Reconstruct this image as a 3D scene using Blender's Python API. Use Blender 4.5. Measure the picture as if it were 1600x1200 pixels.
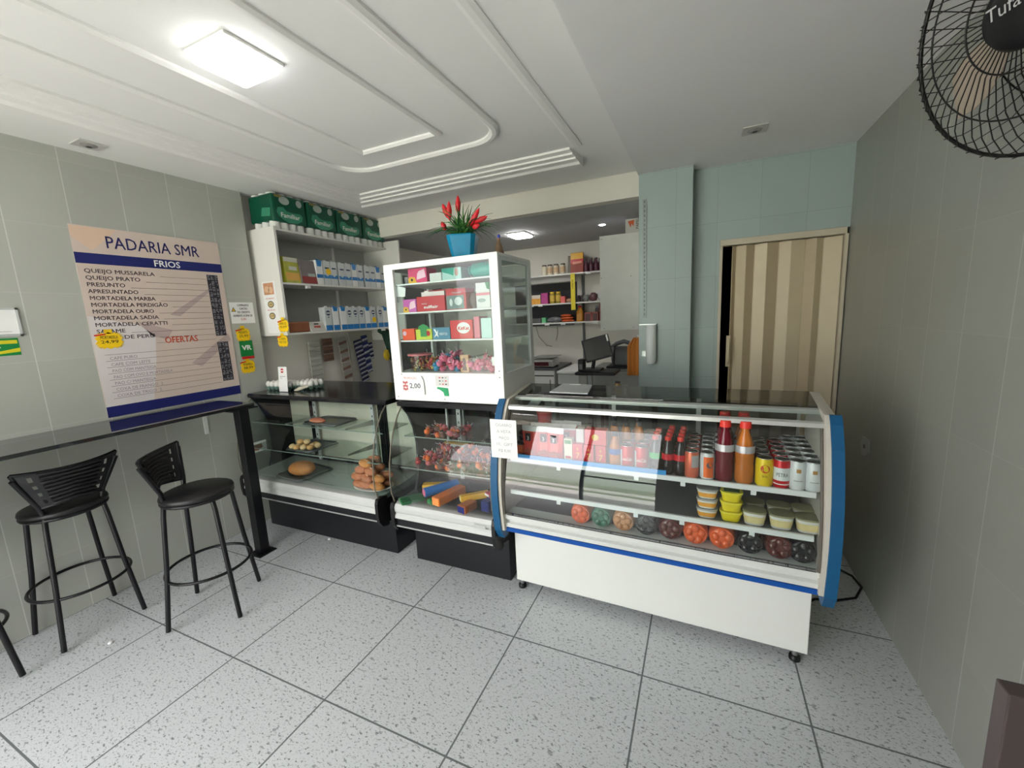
import bpy, math, random
from math import sin, cos, pi, radians as rad
from mathutils import Vector, Matrix
for o in list(bpy.data.objects): bpy.data.objects.remove(o)
SC = bpy.context.scene
COL = SC.collection
RNG = random.Random(7)

# ------------------------------------------------------------------ camera
cam = bpy.data.cameras.new('camera'); camo = bpy.data.objects.new('camera', cam); COL.objects.link(camo)
cam.sensor_width = 36.0; cam.sensor_fit = 'HORIZONTAL'
cam.lens = 648.4 / 1600 * 36.0
cam.clip_start = 0.02
R_ = Vector((0.9100979, 0.41149725, -0.04890628)); U_ = Vector((-0.02237655, 0.16664714, 0.98576266)); F_ = Vector((-0.41378872, 0.89604617, -0.1608731))
M3 = Matrix((R_, U_, -F_)).transposed()
camo.matrix_world = Matrix.Translation((0, 0, 1.54)) @ M3.to_4x4()
SC.camera = camo
# ------------------------------------------------------------------ world, exposure
SC.view_settings.view_transform = 'Standard'; SC.view_settings.look = 'None'
SC.view_settings.gamma = 1.0; SC.view_settings.exposure = 0.56
SC.view_settings.use_curve_mapping = False
W = bpy.data.worlds.new('overcast_sky'); SC.world = W; W.use_nodes = True
nt = W.node_tree; bg = nt.nodes['Background']
bg.inputs[0].default_value = (1.0, 0.955, 0.985, 1); bg.inputs[1].default_value = 5.0
# the sky reaches the shop through its open front; the portal only guides sampling
pl = bpy.data.lights.new('shopfront_portal', 'AREA'); pl.shape = 'RECTANGLE'; pl.size = 2.7; pl.size_y = 2.5
pl.cycles.is_portal = True
po = bpy.data.objects.new('shopfront_portal', pl); COL.objects.link(po)
po.location = (-1.85, -1.2, 1.25); po.rotation_euler = (rad(90), 0, 0)

sun = bpy.data.lights.new('sun', 'SUN'); sun.energy = 18.0; sun.angle = 0.02; sun.color = (1, .97, .92)
so_ = bpy.data.objects.new('sun', sun); COL.objects.link(so_); so_.location = (0, 6, 9); so_.rotation_euler = Vector((0.25, 1.0, 1.7)).to_track_quat('Z', 'Y').to_euler()

# ------------------------------------------------------------------ materials
def lin(c):
    return tuple((x/255/12.92 if x/255 <= 0.04045 else ((x/255+0.055)/1.055)**2.4) for x in c) + (1,)
MATS = {}
def mat(name, c, rough=0.5, metal=0.0, noise=0.06, scale=12, bump=0.0, spec=0.5, trans=0.0, coat=0.0, emit=0, ior=1.45, alpha=1.0):
    if name in MATS: return MATS[name]
    m = bpy.data.materials.new(name); m.use_nodes = True; N = m.node_tree.nodes; L = m.node_tree.links
    p = N['Principled BSDF']; col = lin(c)
    p.inputs['Roughness'].default_value = rough; p.inputs['Metallic'].default_value = metal
    p.inputs['Specular IOR Level'].default_value = spec; p.inputs['IOR'].default_value = ior
    p.inputs['Transmission Weight'].default_value = trans; p.inputs['Coat Weight'].default_value = coat
    p.inputs['Alpha'].default_value = alpha
    p.inputs['Base Color'].default_value = col
    if noise > 0:
        tc = N.new('ShaderNodeTexCoord'); n = N.new('ShaderNodeTexNoise'); n.inputs['Scale'].default_value = scale; n.inputs['Detail'].default_value = 4
        r = N.new('ShaderNodeMapRange'); r.inputs[3].default_value = 1-noise; r.inputs[4].default_value = 1+noise
        mx = N.new('ShaderNodeVectorMath'); mx.operation = 'SCALE'; mx.inputs[0].default_value = col[:3]
        L.new(tc.outputs['Object'], n.inputs['Vector']); L.new(n.outputs[0], r.inputs[0]); L.new(r.outputs[0], mx.inputs['Scale']); L.new(mx.outputs[0], p.inputs['Base Color'])
        if bump > 0:
            b = N.new('ShaderNodeBump'); b.inputs['Strength'].default_value = bump; b.inputs['Distance'].default_value = 0.01
            L.new(n.outputs[0], b.inputs['Height']); L.new(b.outputs[0], p.inputs['Normal'])
    if emit:
        p.inputs['Emission Color'].default_value = col; p.inputs['Emission Strength'].default_value = emit
    MATS[name] = m; return m

def glass_mat(name, tint=(0.93, 0.97, 0.96), refl=1.0, rough=0.02):
    if name in MATS: return MATS[name]
    m = bpy.data.materials.new(name); m.use_nodes = True; N = m.node_tree.nodes; L = m.node_tree.links
    N.clear(); o = N.new('ShaderNodeOutputMaterial'); t = N.new('ShaderNodeBsdfTransparent'); t.inputs[0].default_value = (*tint, 1)
    g = N.new('ShaderNodeBsdfGlossy'); g.inputs['Roughness'].default_value = rough
    f = N.new('ShaderNodeFresnel'); f.inputs[0].default_value = 1.5
    k = N.new('ShaderNodeMath'); k.operation = 'MULTIPLY'; k.inputs[1].default_value = refl
    mx = N.new('ShaderNodeMixShader')
    ge = N.new('ShaderNodeNewGeometry'); iv = N.new('ShaderNodeMath'); iv.operation = 'SUBTRACT'; iv.inputs[0].default_value = 1.0; L.new(ge.outputs['Backfacing'], iv.inputs[1])
    k2 = N.new('ShaderNodeMath'); k2.operation = 'MULTIPLY'; k2.use_clamp = True; L.new(k.outputs[0], k2.inputs[0]); L.new(iv.outputs[0], k2.inputs[1])
    L.new(f.outputs[0], k.inputs[0]); L.new(k2.outputs[0], mx.inputs[0]); L.new(t.outputs[0], mx.inputs[1]); L.new(g.outputs[0], mx.inputs[2]); L.new(mx.outputs[0], o.inputs[0])
    MATS[name] = m; return m

def tile_mat(name, axis, w, h, ou, ov, c, grout, gw=0.003, rough=0.35, speck=False, var=0.03, hz=1.0):
    """wall or floor tiling laid in world metres; axis is the wall's normal"""
    m = bpy.data.materials.new(name); m.use_nodes = True; N = m.node_tree.nodes; L = m.node_tree.links
    p = N['Principled BSDF']; geo = N.new('ShaderNodeNewGeometry'); sep = N.new('ShaderNodeSeparateXYZ'); L.new(geo.outputs['Position'], sep.inputs[0])
    iu, iv = {'x': (1, 2), 'y': (0, 2), 'z': (0, 1)}[axis]
    def M(op, a, b=None, c_=None):
        n = N.new('ShaderNodeMath'); n.operation = op
        for i, v in enumerate((a, b, c_)):
            if v is None: continue
            if isinstance(v, (int, float)): n.inputs[i].default_value = v
            else: L.new(v, n.inputs[i])
        return n.outputs[0]
    def edge(k, size, off):
        u = M('DIVIDE', M('SUBTRACT', sep.outputs[k], off), size); fr = M('FRACT', u); d = M('MINIMUM', fr, M('SUBTRACT', 1.0, fr))
        return M('MULTIPLY', d, size), M('FLOOR', u)
    du, cu = edge(iu, w, ou); dv, cv = edge(iv, h, ov)
    ln = M('LESS_THAN', M('MINIMUM', du, dv), gw/2) if hz >= 1 else M('MAXIMUM', M('LESS_THAN', du, gw/2), M('MULTIPLY', M('LESS_THAN', dv, gw/2), hz))
    cid = N.new('ShaderNodeCombineXYZ'); L.new(cu, cid.inputs[0]); L.new(cv, cid.inputs[1])
    wn = N.new('ShaderNodeTexWhiteNoise'); L.new(cid.outputs[0], wn.inputs[0])
    v = M('MULTIPLY_ADD', wn.outputs[0], var*2, 1-var)
    ns = N.new('ShaderNodeTexNoise'); ns.inputs['Scale'].default_value = 3; ns.inputs['Detail'].default_value = 5; L.new(geo.outputs['Position'], ns.inputs['Vector'])
    v = M('MULTIPLY', v, M('MULTIPLY_ADD', ns.outputs[0], 0.10, 0.95))
    sc = N.new('ShaderNodeVectorMath'); sc.operation = 'SCALE'; sc.inputs[0].default_value = lin(c)[:3]; L.new(v, sc.inputs['Scale'])
    base = sc.outputs[0]
    if speck:
        mp = N.new('ShaderNodeMapping'); mp.inputs['Scale'].default_value = (1.0, 1.7, 1); mp.inputs['Rotation'].default_value = (0, 0, 0.5); L.new(geo.outputs['Position'], mp.inputs[0])
        for scl, th, colr, amt in ((60, 0.61, (84, 86, 90), 0.85), (30, 0.625, (120, 123, 126), 0.7), (100, 0.60, (148, 150, 152), 0.8)):
            n2 = N.new('ShaderNodeTexNoise'); n2.inputs['Scale'].default_value = scl; n2.inputs['Detail'].default_value = 3; n2.inputs['Roughness'].default_value = 0.65; L.new(mp.outputs[0], n2.inputs['Vector'])
            rmp = N.new('ShaderNodeMapRange'); rmp.inputs[1].default_value = th-0.02; rmp.inputs[2].default_value = th+0.03; rmp.inputs[4].default_value = amt; L.new(n2.outputs[0], rmp.inputs[0])
            mm = N.new('ShaderNodeMix'); mm.data_type = 'RGBA'; L.new(rmp.outputs[0], mm.inputs[0]); L.new(base, mm.inputs[6]); mm.inputs[7].default_value = lin(colr); base = mm.outputs[2]
    mg = N.new('ShaderNodeMix'); mg.data_type = 'RGBA'; L.new(ln, mg.inputs[0]); L.new(base, mg.inputs[6]); mg.inputs[7].default_value = lin(grout)
    L.new(mg.outputs[2], p.inputs['Base Color'])
    L.new(M('MULTIPLY_ADD', ln, 0.4, rough), p.inputs['Roughness'])
    b = N.new('ShaderNodeBump'); b.inputs['Strength'].default_value = 0.25; b.inputs['Distance'].default_value = 0.002; L.new(M('SUBTRACT', 1.0, ln), b.inputs['Height']); L.new(b.outputs[0], p.inputs['Normal'])
    MATS[name] = m; return m

# ------------------------------------------------------------------ mesh builder
def cum(o):
    v = Vector((0, 0, 0))
    while o is not None: v += o.location; o = o.parent
    return v
def V(*a): return Vector(a)
class MB:
    def __init__(s, off=(0, 0, 0)): s.v = []; s.f = []; s.m = []; s.sm = []; s.off = Vector(off)
    def add(s, vs, fs, mi=0, smooth=False):
        n = len(s.v); s.v += [Vector(v) + s.off for v in vs]
        for f in fs: s.f.append([i+n for i in f]); s.m.append(mi); s.sm.append(smooth)
        return s
    def box(s, x0, x1, y0, y1, z0, z1, mi=0):
        return s.add([(x0,y0,z0),(x1,y0,z0),(x1,y1,z0),(x0,y1,z0),(x0,y0,z1),(x1,y0,z1),(x1,y1,z1),(x0,y1,z1)],
                     [(0,3,2,1),(4,5,6,7),(0,1,5,4),(1,2,6,5),(2,3,7,6),(3,0,4,7)], mi)
    def quad(s, a, b, c, d, mi=0): return s.add([a, b, c, d], [(0, 1, 2, 3)], mi)
    def prism(s, prof, x0, x1, mi=0, axis='x', smooth=False):
        """closed profile [(p, q)] swept along the axis. axis x: (y,z); y: (x,z); z: (x,y)"""
        f = {'x': lambda a, p, q: (a, p, q), 'y': lambda a, p, q: (p, a, q), 'z': lambda a, p, q: (p, q, a)}[axis]
        n = len(prof); vs = [f(x0, *p) for p in prof] + [f(x1, *p) for p in prof]
        ar = sum(prof[i][0]*prof[(i+1) % n][1]-prof[(i+1) % n][0]*prof[i][1] for i in range(n))
        if axis == 'y': ar = -ar
        fs = [tuple(range(n))[::-1], tuple(range(n, 2*n))] + [(i, (i+1) % n, n+(i+1) % n, n+i) for i in range(n)]
        if ar < 0: fs = [q[::-1] for q in fs]
        return s.add(vs, fs[:2], mi).add(vs, fs[2:], mi, smooth)
    def tube(s, pts, r, seg=8, mi=0, closed=False, caps=True):
        pts = [Vector(p) for p in pts]; n = len(pts); rs = r if isinstance(r, (list, tuple)) else [r]*n
        vs = []; ref = None
        for i, p in enumerate(pts):
            if closed: t = pts[(i+1) % n]-pts[i-1]
            else: t = pts[min(i+1, n-1)]-pts[max(i-1, 0)]
            t.normalize()
            if ref is None: ref = V(0, 0, 1) if abs(t.z) < 0.9 else V(1, 0, 0)
            a = t.cross(ref); a.normalize(); b = a.cross(t); ref = b.copy()
            ph = pi/4 if seg == 4 else 0
            vs += [p+(a*cos(2*pi*k/seg+ph)+b*sin(2*pi*k/seg+ph))*rs[i] for k in range(seg)]
        fs = []
        for i in range(n if closed else n-1):
            j = (i+1) % n
            fs += [(i*seg+k, j*seg+k, j*seg+(k+1) % seg, i*seg+(k+1) % seg) for k in range(seg)]
        s.add(vs, fs, mi, seg > 4)
        if caps and not closed:
            s.add(vs[:seg], [tuple(range(seg))], mi); s.add(vs[-seg:], [tuple(range(seg))[::-1]], mi)
        return s
    def lathe(s, prof, cx=0, cy=0, seg=16, mi=0, cz=0, axis='z', sx=1, sy=1):
        """prof [(r, z)] bottom to top"""
        vs = []; n = len(prof)
        for r, z in prof:
            for k in range(seg):
                a = 2*pi*k/seg; u, w = r*cos(a)*sx, r*sin(a)*sy
                vs.append((cx+u, cy+w, cz+z) if axis == 'z' else ((cx+u, cy-z, cz+w) if axis == 'y' else (cx+z, cy+u, cz+w)))
        fs = [(i*seg+k, i*seg+(k+1) % seg, (i+1)*seg+(k+1) % seg, (i+1)*seg+k) for i in range(n-1) for k in range(seg)]
        s.add(vs, fs, mi, True)
        if prof[0][0] > 1e-4: s.add(vs[:seg], [tuple(range(seg))[::-1]], mi)
        if prof[-1][0] > 1e-4: s.add(vs[-seg:], [tuple(range(seg))], mi)
        return s
    def ball(s, c, r, mi=0, seg=12, rings=7, rot=None, wob=0.0, rng=None):
        r = r if isinstance(r, (list, tuple)) else (r, r, r); vs = []
        for i in range(rings+1):
            t = pi*i/rings
            for k in range(seg):
                a = 2*pi*k/seg; q = V(r[0]*sin(t)*cos(a), r[1]*sin(t)*sin(a), -r[2]*cos(t))
                if wob and 0 < i < rings: q *= 1+(rng or RNG).uniform(-wob, wob)
                if rot is not None: q = rot @ q
                vs.append(Vector(c)+q)
        return s.add(vs, [(i*seg+k, i*seg+(k+1) % seg, (i+1)*seg+(k+1) % seg, (i+1)*seg+k) for i in range(rings) for k in range(seg)], mi, True)
    def text(s, body, org, r, u, size, mi=0, align='LEFT', width=None, sx=1.0, lift=0.0006, bold=0.0):
        c = bpy.data.curves.new('t', 'FONT'); c.body = body; c.size = size; c.align_x = align; c.resolution_u = 2
        o = bpy.data.objects.new('t', c); me = bpy.data.meshes.new_from_object(o)
        r = Vector(r).normalized(); u = Vector(u).normalized(); n = r.cross(u)
        k = sx
        if width and me.vertices:
            xs = [v.co.x for v in me.vertices]; k = width/max(1e-6, max(xs)-min(xs))
        for j, (dx, dy) in enumerate(((0, 0),) if not bold else ((-bold, 0), (bold, 0), (0, bold*.8), (0, -bold*.8))):
            vs = [Vector(org)+r*(v.co.x*k+dx)+u*(v.co.y+dy)+n*(lift+j*.00008) for v in me.vertices]
            s.add(vs, [tuple(p.vertices) for p in me.polygons], mi)
        bpy.data.objects.remove(o); bpy.data.meshes.remove(me); bpy.data.curves.remove(c)
        return s
    def rect(s, org, r, u, x0, x1, y0, y1, mi=0, lift=0.0005):
        r = Vector(r).normalized(); u = Vector(u).normalized(); n = r.cross(u); O = Vector(org)+n*lift
        return s.add([O+r*x0+u*y0, O+r*x1+u*y0, O+r*x1+u*y1, O+r*x0+u*y1], [(0, 1, 2, 3)], mi)
    def poly(s, org, r, u, pts, mi=0, lift=0.0005):
        r = Vector(r).normalized(); u = Vector(u).normalized(); n = r.cross(u); O = Vector(org)+n*lift
        return s.add([O+r*x+u*y for x, y in pts], [tuple(range(len(pts)))], mi)
    def disc(s, org, r, u, x, y, rx, ry, mi=0, seg=20, lift=0.0006):
        return s.poly(org, r, u, [(x+rx*cos(2*pi*k/seg), y+ry*sin(2*pi*k/seg)) for k in range(seg)], mi, lift)
    def xf(s, M):
        s.v = [M @ v for v in s.v]; return s

def obj(name, mb, mats, parent=None, world=False, bevel=0, loc=None, rotz=0):
    me = bpy.data.meshes.new(name); off = cum(parent) if (world and parent) else Vector((0, 0, 0))
    me.from_pydata([tuple(v-off) for v in mb.v], [], mb.f)
    mats = mats if isinstance(mats, (list, tuple)) else [mats]
    for m in mats: me.materials.append(m)
    me.polygons.foreach_set('material_index', mb.m); me.polygons.foreach_set('use_smooth', mb.sm)
    me.update(); o = bpy.data.objects.new(name, me); COL.objects.link(o)
    if parent: o.parent = parent
    if loc is not None: o.location = loc
    if rotz: o.rotation_euler = (0, 0, rotz)
    if bevel:
        b = o.modifiers.new('bevel', 'BEVEL'); b.width = bevel; b.segments = 2; b.limit_method = 'ANGLE'; b.angle_limit = rad(40)
    return o
def tag(o, label, cat, group=None):
    o['label'] = label; o['category'] = cat
    if group: o['group'] = group
    return o
def thing(name, label, cat, loc=(0, 0, 0), rotz=0, group=None):
    o = bpy.data.objects.new(name, None); COL.objects.link(o); o.location = loc; o.rotation_euler = (0, 0, rotz); o.empty_display_size = 0.05
    return tag(o, label, cat, group)
def dup(root, loc=None, rotz=None, label=None, group=None, rot=None):
    r = root.copy(); COL.objects.link(r)
    if loc is not None: r.location = loc
    if rotz is not None: r.rotation_euler = (0, 0, rotz)
    if rot is not None: r.rotation_euler = rot
    if label: r['label'] = label
    if group: r['group'] = group
    for ch in list(root.children):
        c = ch.copy(); COL.objects.link(c); c.parent = r
        for g in list(ch.children):
            d = g.copy(); COL.objects.link(d); d.parent = c
    return r
def struct(name, mb, m, bevel=0):
    o = obj(name, mb, m, bevel=bevel); o['kind'] = 'structure'; return o
ORD = ['first', 'second', 'third', 'fourth', 'fifth', 'sixth', 'seventh', 'eighth', 'ninth', 'tenth', 'eleventh', 'twelfth', 'thirteenth', 'fourteenth', 'fifteenth']
X_, Y_, Z_ = (1, 0, 0), (0, 1, 0), (0, 0, 1)

# common materials
white_paint = mat('white_paint', (232, 232, 228), 0.5)
white_lam = mat('white_laminate', (236, 236, 230), 0.35)
black_metal = mat('black_metal', (22, 23, 26), 0.32, 0.3)
black_lam = mat('black_laminate', (24, 26, 30), 0.3)
black_plastic = mat('black_plastic', (20, 20, 22), 0.45)
steel = mat('steel', (175, 177, 176), 0.3, 0.9)
alu = mat('aluminium', (205, 206, 204), 0.35, 0.6)
paper = mat('paper', (238, 238, 236), 0.7)
ink = mat('black_ink', (30, 30, 36), 0.6)
glass = glass_mat('clear_glass')
glassf = glass_mat('front_glass', (0.95, 0.98, 0.975), 1.5)
clear_plastic = glass_mat('clear_plastic', (0.90, 0.92, 0.92), 1.0, 0.12)
red_ink = mat('red_ink', (200, 30, 38), 0.5)
navy = mat('navy_ink', (26, 34, 104), 0.5)
yellow = mat('yellow_card', (250, 206, 20), 0.55)
green_ink = mat('green_ink', (16, 130, 62), 0.5)
plaster = mat('plaster', (226, 222, 212), 0.8, noise=0.04, scale=3, bump=0.05)
ceil_m = mat('gypsum_paint', (238, 238, 235), 0.75, noise=0.02, scale=2)

# ================================================================== SETTING
XL, XR = -3.2, 0.82
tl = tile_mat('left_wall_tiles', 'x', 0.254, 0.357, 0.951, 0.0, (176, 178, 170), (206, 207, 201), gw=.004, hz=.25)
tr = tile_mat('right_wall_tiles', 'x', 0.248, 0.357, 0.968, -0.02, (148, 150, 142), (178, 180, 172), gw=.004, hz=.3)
tb = tile_mat('door_wall_tiles', 'y', 0.257, 0.357, 0.078, 0.32, (158, 172, 168), (138, 150, 146), gw=0.002)
tf = tile_mat('granite_floor_tiles', 'z', 0.6, 0.6, -2.0, 1.61, (202, 206, 208), (104, 108, 110), gw=0.007, rough=0.35, speck=True, var=0.015)
struct('floor', MB().box(-3.5, 1.2, -1.2, 5.6, -0.1, 0), tf)
struct('wall_left', MB().box(XL-0.2, XL, -1.2, 2.205, 0, 2.7), tl)
struct('wall_left_rear', MB().box(XL-0.3, XL-0.07, 2.205, 5.5, 0, 2.7), plaster)
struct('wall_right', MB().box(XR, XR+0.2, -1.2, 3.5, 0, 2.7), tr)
# door wall with its opening (x 0.10..0.80, up to z 1.965)
DW = 3.32
struct('wall_door', MB().box(-0.42, 0.115, DW, DW+0.14, 0, 2.6).box(0.115, XR, DW, DW+0.14, 1.985, 2.6), tb)
struct('trim_pillar', MB().box(-0.425, -0.075, 3.2, 3.46, 0, 2.6), tb, bevel=0.002)
struct('wall_back', MB().box(-3.5, -0.2, 5.24, 5.44, 0, 2.6), plaster)
struct('wall_rear_right', MB().box(-0.42, -0.3, 3.46, 5.24, 0, 2.6), plaster)
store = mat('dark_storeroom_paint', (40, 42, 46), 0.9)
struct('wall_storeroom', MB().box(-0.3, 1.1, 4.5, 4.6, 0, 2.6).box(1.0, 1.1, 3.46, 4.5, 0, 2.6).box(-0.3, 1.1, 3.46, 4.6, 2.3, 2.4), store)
# front: pier on the right, the shopfront open to the street on the left
struct('wall_front', MB().box(-0.62, 1.02, -1.4, -1.2, 0, 2.7).box(-3.4, -0.62, -1.4, -1.2, 2.45, 2.7), plaster)
# ceilings
CZ = 2.565
struct('ceiling', MB().box(-3.4, -0.43, -1.2, 3.45, CZ, CZ+0.12), ceil_m)
struct('ceiling_right', MB().box(-0.43, XR+0.2, -1.4, 3.5, 2.47, CZ+0.12), mat('grey_ceiling_paint', (230, 230, 228), 0.75, noise=0.02, scale=2))
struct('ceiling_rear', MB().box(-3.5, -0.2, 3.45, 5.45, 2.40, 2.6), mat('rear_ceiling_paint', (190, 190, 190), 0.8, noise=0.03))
struct('trim_1', MB().box(-3.3, -0.43, 3.43, 3.53, 2.385, CZ+0.02), plaster)
# gypsum mouldings, each its own band
mld = mat('moulding_plaster', (238, 237, 233), 0.7, noise=0.01)
prof = [(2.72, CZ+.01), (2.72, CZ-.022), (2.79, CZ-.030), (2.795, CZ-.048), (2.87, CZ-.052), (2.875, CZ-.068), (2.96, CZ-.072), (2.99, CZ-.092), (3.08, CZ-.092), (3.08, CZ+.01)]
prof = [(2.72+(y-2.72)*.6, CZ-(CZ-z)*.6 if z < CZ else z) for y, z in prof]
A = [(-2.51-(y-2.72)*.9, y, z) for y, z in prof]; B = [(-.78+(y-2.72)*.14, y, z) for y, z in prof]; C_ = [(-2.51-(y-2.72)*.9, -1.19, z) for y, z in prof]; k_ = len(prof)
struct('trim_2', MB().add(A+B, [tuple(range(k_)), tuple(range(k_, 2*k_))[::-1]]+[(i, k_+i, k_+(i+1) % k_, (i+1) % k_) for i in range(k_)]), mld)
struct('trim_6', MB().add(C_+A, [tuple(range(k_)), tuple(range(k_, 2*k_))[::-1]]+[(i, k_+i, k_+(i+1) % k_, (i+1) % k_) for i in range(k_)]), mld)
def band(name, pts, w=0.035, d=0.022):
    mb = MB(); n = len(pts); P = [Vector((x, y, 0)) for x, y in pts]; secs = []
    for i, p in enumerate(P):
        a = (P[i]-P[i-1]).normalized() if i else (P[1]-P[0]).normalized()
        b = (P[i+1]-P[i]).normalized() if i < n-1 else a
        t = (a+b).normalized(); nn = V(-t.y, t.x, 0)/max(0.4, (1+a.dot(b))/2)**0.5
        secs.append([(p+nn*o_) + V(0, 0, CZ+z_) for o_, z_ in ((-w, .005), (-w, -d*.5), (-w*.4, -d), (w*.4, -d), (w, -d*.5), (w, .005))])
    vs = [v for s_ in secs for v in s_]; k = 6
    fs = [(i*k+j, i*k+(j+1) % k, (i+1)*k+(j+1) % k, (i+1)*k+j) for i in range(n-1) for j in range(k)]
    mb.add(vs, fs); mb.add(secs[0], [tuple(range(k))]); mb.add(secs[-1], [tuple(range(k))[::-1]])
    return struct(name, mb, mld)
band('trim_3', [(-1.9, -1.19), (-1.9, 2.12), (-1.36, 2.12), (-1.36, -1.19)], 0.022, 0.02)
cr = 0.2
arc1 = [(-2.21+cr-cr*cos(a), 2.36-cr+cr*sin(a)) for a in [i*pi/12 for i in range(7)]]
arc2 = [(-1.05-cr+cr*sin(a), 2.36-cr+cr*cos(a)) for a in [i*pi/12 for i in range(7)]]
band('trim_4', [(-2.21, -1.19)] + arc1 + arc2 + [(-1.05, -1.19)], 0.026, 0.022)
band('trim_5', [(-0.73, -1.19), (-0.73, 2.72)], 0.03, 0.012)
# street outside, seen only in reflections and as daylight
struct('floor_street', MB().box(-12, 12, -14, -1.2, -0.2, -0.02), mat('pale_pavement', (196, 194, 188), 0.85))
struct('wall_street', MB().box(-12, 12, -11.2, -11, -0.02, 2.6), mat('pale_green_facade', (182, 190, 180), 0.8))

struct('door_2', MB().box(-1.50, -.64, -1.30, -1.29, .03, 2.42), glass_mat('green_door_glass', (.925, .96, .945), 1.0))
struct('trim_7', MB().box(-1.53, -1.49, -1.32, -1.27, 0, 2.45).box(-1.5, -.63, -1.32, -1.27, 1.02, 1.08), black_metal)
struct('trim_8', MB().box(-12, 12, -5.2, -5.0, -.02, .12).box(-12, 12, -10.99, -10.4, -.02, .6), mat('kerb_planter', (150, 160, 140), .9, noise=.3, scale=5))
# folding door in its frame
dr = obj('door_1', MB().box(0.135, 0.80, DW+0.035, DW+0.05, 0.02, 0.03), mat('pvc_cream', (200, 185, 156), 0.45)); dr['kind'] = 'structure'
pvc = [mat('pvc_cream', (200, 185, 156), 0.45), mat('pvc_beige', (180, 163, 134), 0.45), mat('pvc_light', (212, 198, 170), 0.4)]
obj('door_frame', MB().box(0.10, 0.805, DW-0.012, DW+0.06, 1.945, 1.985).box(0.10, 0.118, DW-0.012, DW+0.06, 0, 1.945).box(0.797, 0.815, DW-0.012, DW+0.06, 0, 1.945), mat('painted_frame', (196, 186, 164), 0.5), dr, bevel=0.002)
xs = [0.180, 0.205, 0.262, 0.315, 0.385, 0.455, 0.520, 0.600, 0.655, 0.70, 0.795]; off = [0.0, 0.03, 0.0, 0.035, 0.0, 0.03, 0.005, 0.03, 0.0, 0.035, 0.01]
for i in range(len(xs)-1):
    y0, y1 = DW+0.01+off[i], DW+0.01+off[i+1]; z0, z1 = 0.02, 1.94
    mb = MB().prism([(xs[i]+.002, y0), (xs[i+1]-.002, y1), (xs[i+1]-.002, y1+.008), (xs[i]+.002, y0+.008)], z0, z1, axis='z')
    mb.tube([(xs[i], y0+.004, z0), (xs[i], y0+.004, z1)], 0.004, 6)
    obj('fold_panel', mb, pvc[(1, 0, 1, 2, 1, 0, 0, 1, 0, 0)[i]], dr)
obj('door_handle', MB().tube([(0.172, DW-0.002, 1.13), (0.172, DW-0.026, 1.15), (0.172, DW-0.03, 1.22), (0.172, DW-0.026, 1.29), (0.172, DW-0.002, 1.31)], 0.008, 8).box(0.158, 0.186, DW-0.006, DW+0.004, 1.11, 1.33), pvc[0], dr, bevel=0.002)

# ================================================================== LAMPS, FAN, CEILING FITTINGS
led = mat('lit_diffuser', (255, 255, 255), 0.5, noise=0, emit=7)
t = thing('ceiling_lamp', 'square lit surface lamp on the ceiling between the plaster bands', 'lamp', (-1.64, 1.19, CZ))
mb = MB(); P = [(-.11, -.11), (.11, -.11), (.11, .11), (-.11, .11)]
obj('housing', MB().box(-.118, .118, -.118, .118, -.012, 0), white_paint, t, bevel=0.004)
obj('diffuser', MB().box(-.105, .105, -.105, .105, -.045, -.012), led, t, bevel=0.012)
t = thing('ceiling_lamp', 'lit square panel lamp on the low ceiling of the back room', 'lamp', (-1.79, 4.27, 2.40))
obj('housing', MB().box(-.105, .105, -.13, .13, -.012, 0), white_paint, t)
obj('diffuser', MB().box(-.095, .095, -.12, .12, -.03, -.012), mat('lit_panel', (255, 255, 255), 0.5, noise=0, emit=24), t, bevel=0.008)
t = thing('ceiling_spotlight', 'small round lit spotlight in the back room ceiling', 'lamp', (-0.93, 4.34, 2.40))
obj('bezel', MB().lathe([(0.045, -.006), (0.048, 0)], seg=20), white_paint, t)
obj('bulb', MB().lathe([(0.0, -.012), (0.026, -.009), (0.032, -.006)], seg=20), mat('lit_bulb', (235, 235, 255), 0.5, noise=0, emit=30), t)
for (x, y, z, lb) in ((-3.03, 1.28, CZ, 'unlit square recessed spotlight in the ceiling above the menu wall'), (0.235, 2.77, 2.47, 'unlit square recessed spotlight in the ceiling near the folding door')):
    t = thing('recessed_spotlight', lb, 'spotlight', (x, y, z), group='unlit recessed ceiling spotlights')
    obj('frame', MB().box(-.06, .06, -.06, .06, -.006, 0), mat('spot_frame', (200, 198, 194), 0.5), t, bevel=0.002)
    obj('lens', MB().lathe([(0.018, -.014), (0.03, -.010), (0.036, -.006)], seg=20).lathe([(0.012, -.0155), (0.012, -.014)], seg=12, mi=1), [mat('spot_lens', (150, 148, 144), 0.2), black_plastic], t)

# wall fan: wire cage, hub, blades, motor, bracket
n = V(-cos(rad(20))*cos(rad(11)), -sin(rad(20))*cos(rad(11)), -sin(rad(11))); u = n.cross(V(0, 0, 1)).normalized(); w = n.cross(u); FC = V(0.655, 1.40, 2.15)
t = thing('wall_fan', 'black wire cage fan mounted high on the right wall', 'fan', (XR, 1.45, 2.12))
def fp(r, a, d): return FC + (u*cos(a)+w*sin(a))*r + n*d
wire = mat('black_wire', (28, 27, 26), 0.4, 0.2)
def ring(r, d, th): return [fp(r, 2*pi*k/48, d) for k in range(48)]
obj('cage_rim', MB().tube(ring(.302, 0, 0), 0.005, 6, closed=True), wire, t, world=True)
mb = MB()
for rr, dd in ((.215, .045), (.12, .05)): mb.tube(ring(rr, dd, 0), 0.0022, 5, closed=True)
for k in range(60):
    a = 2*pi*k/60
    mb.tube([fp(.07, a-.25, .045), fp(.13, a-.16, .05), fp(.2, a-.02, .048), fp(.255, a+.07, .038), fp(.295, a+.11, .015), fp(.306, a+.12, -.004)], 0.0014, 4, caps=False)
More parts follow.
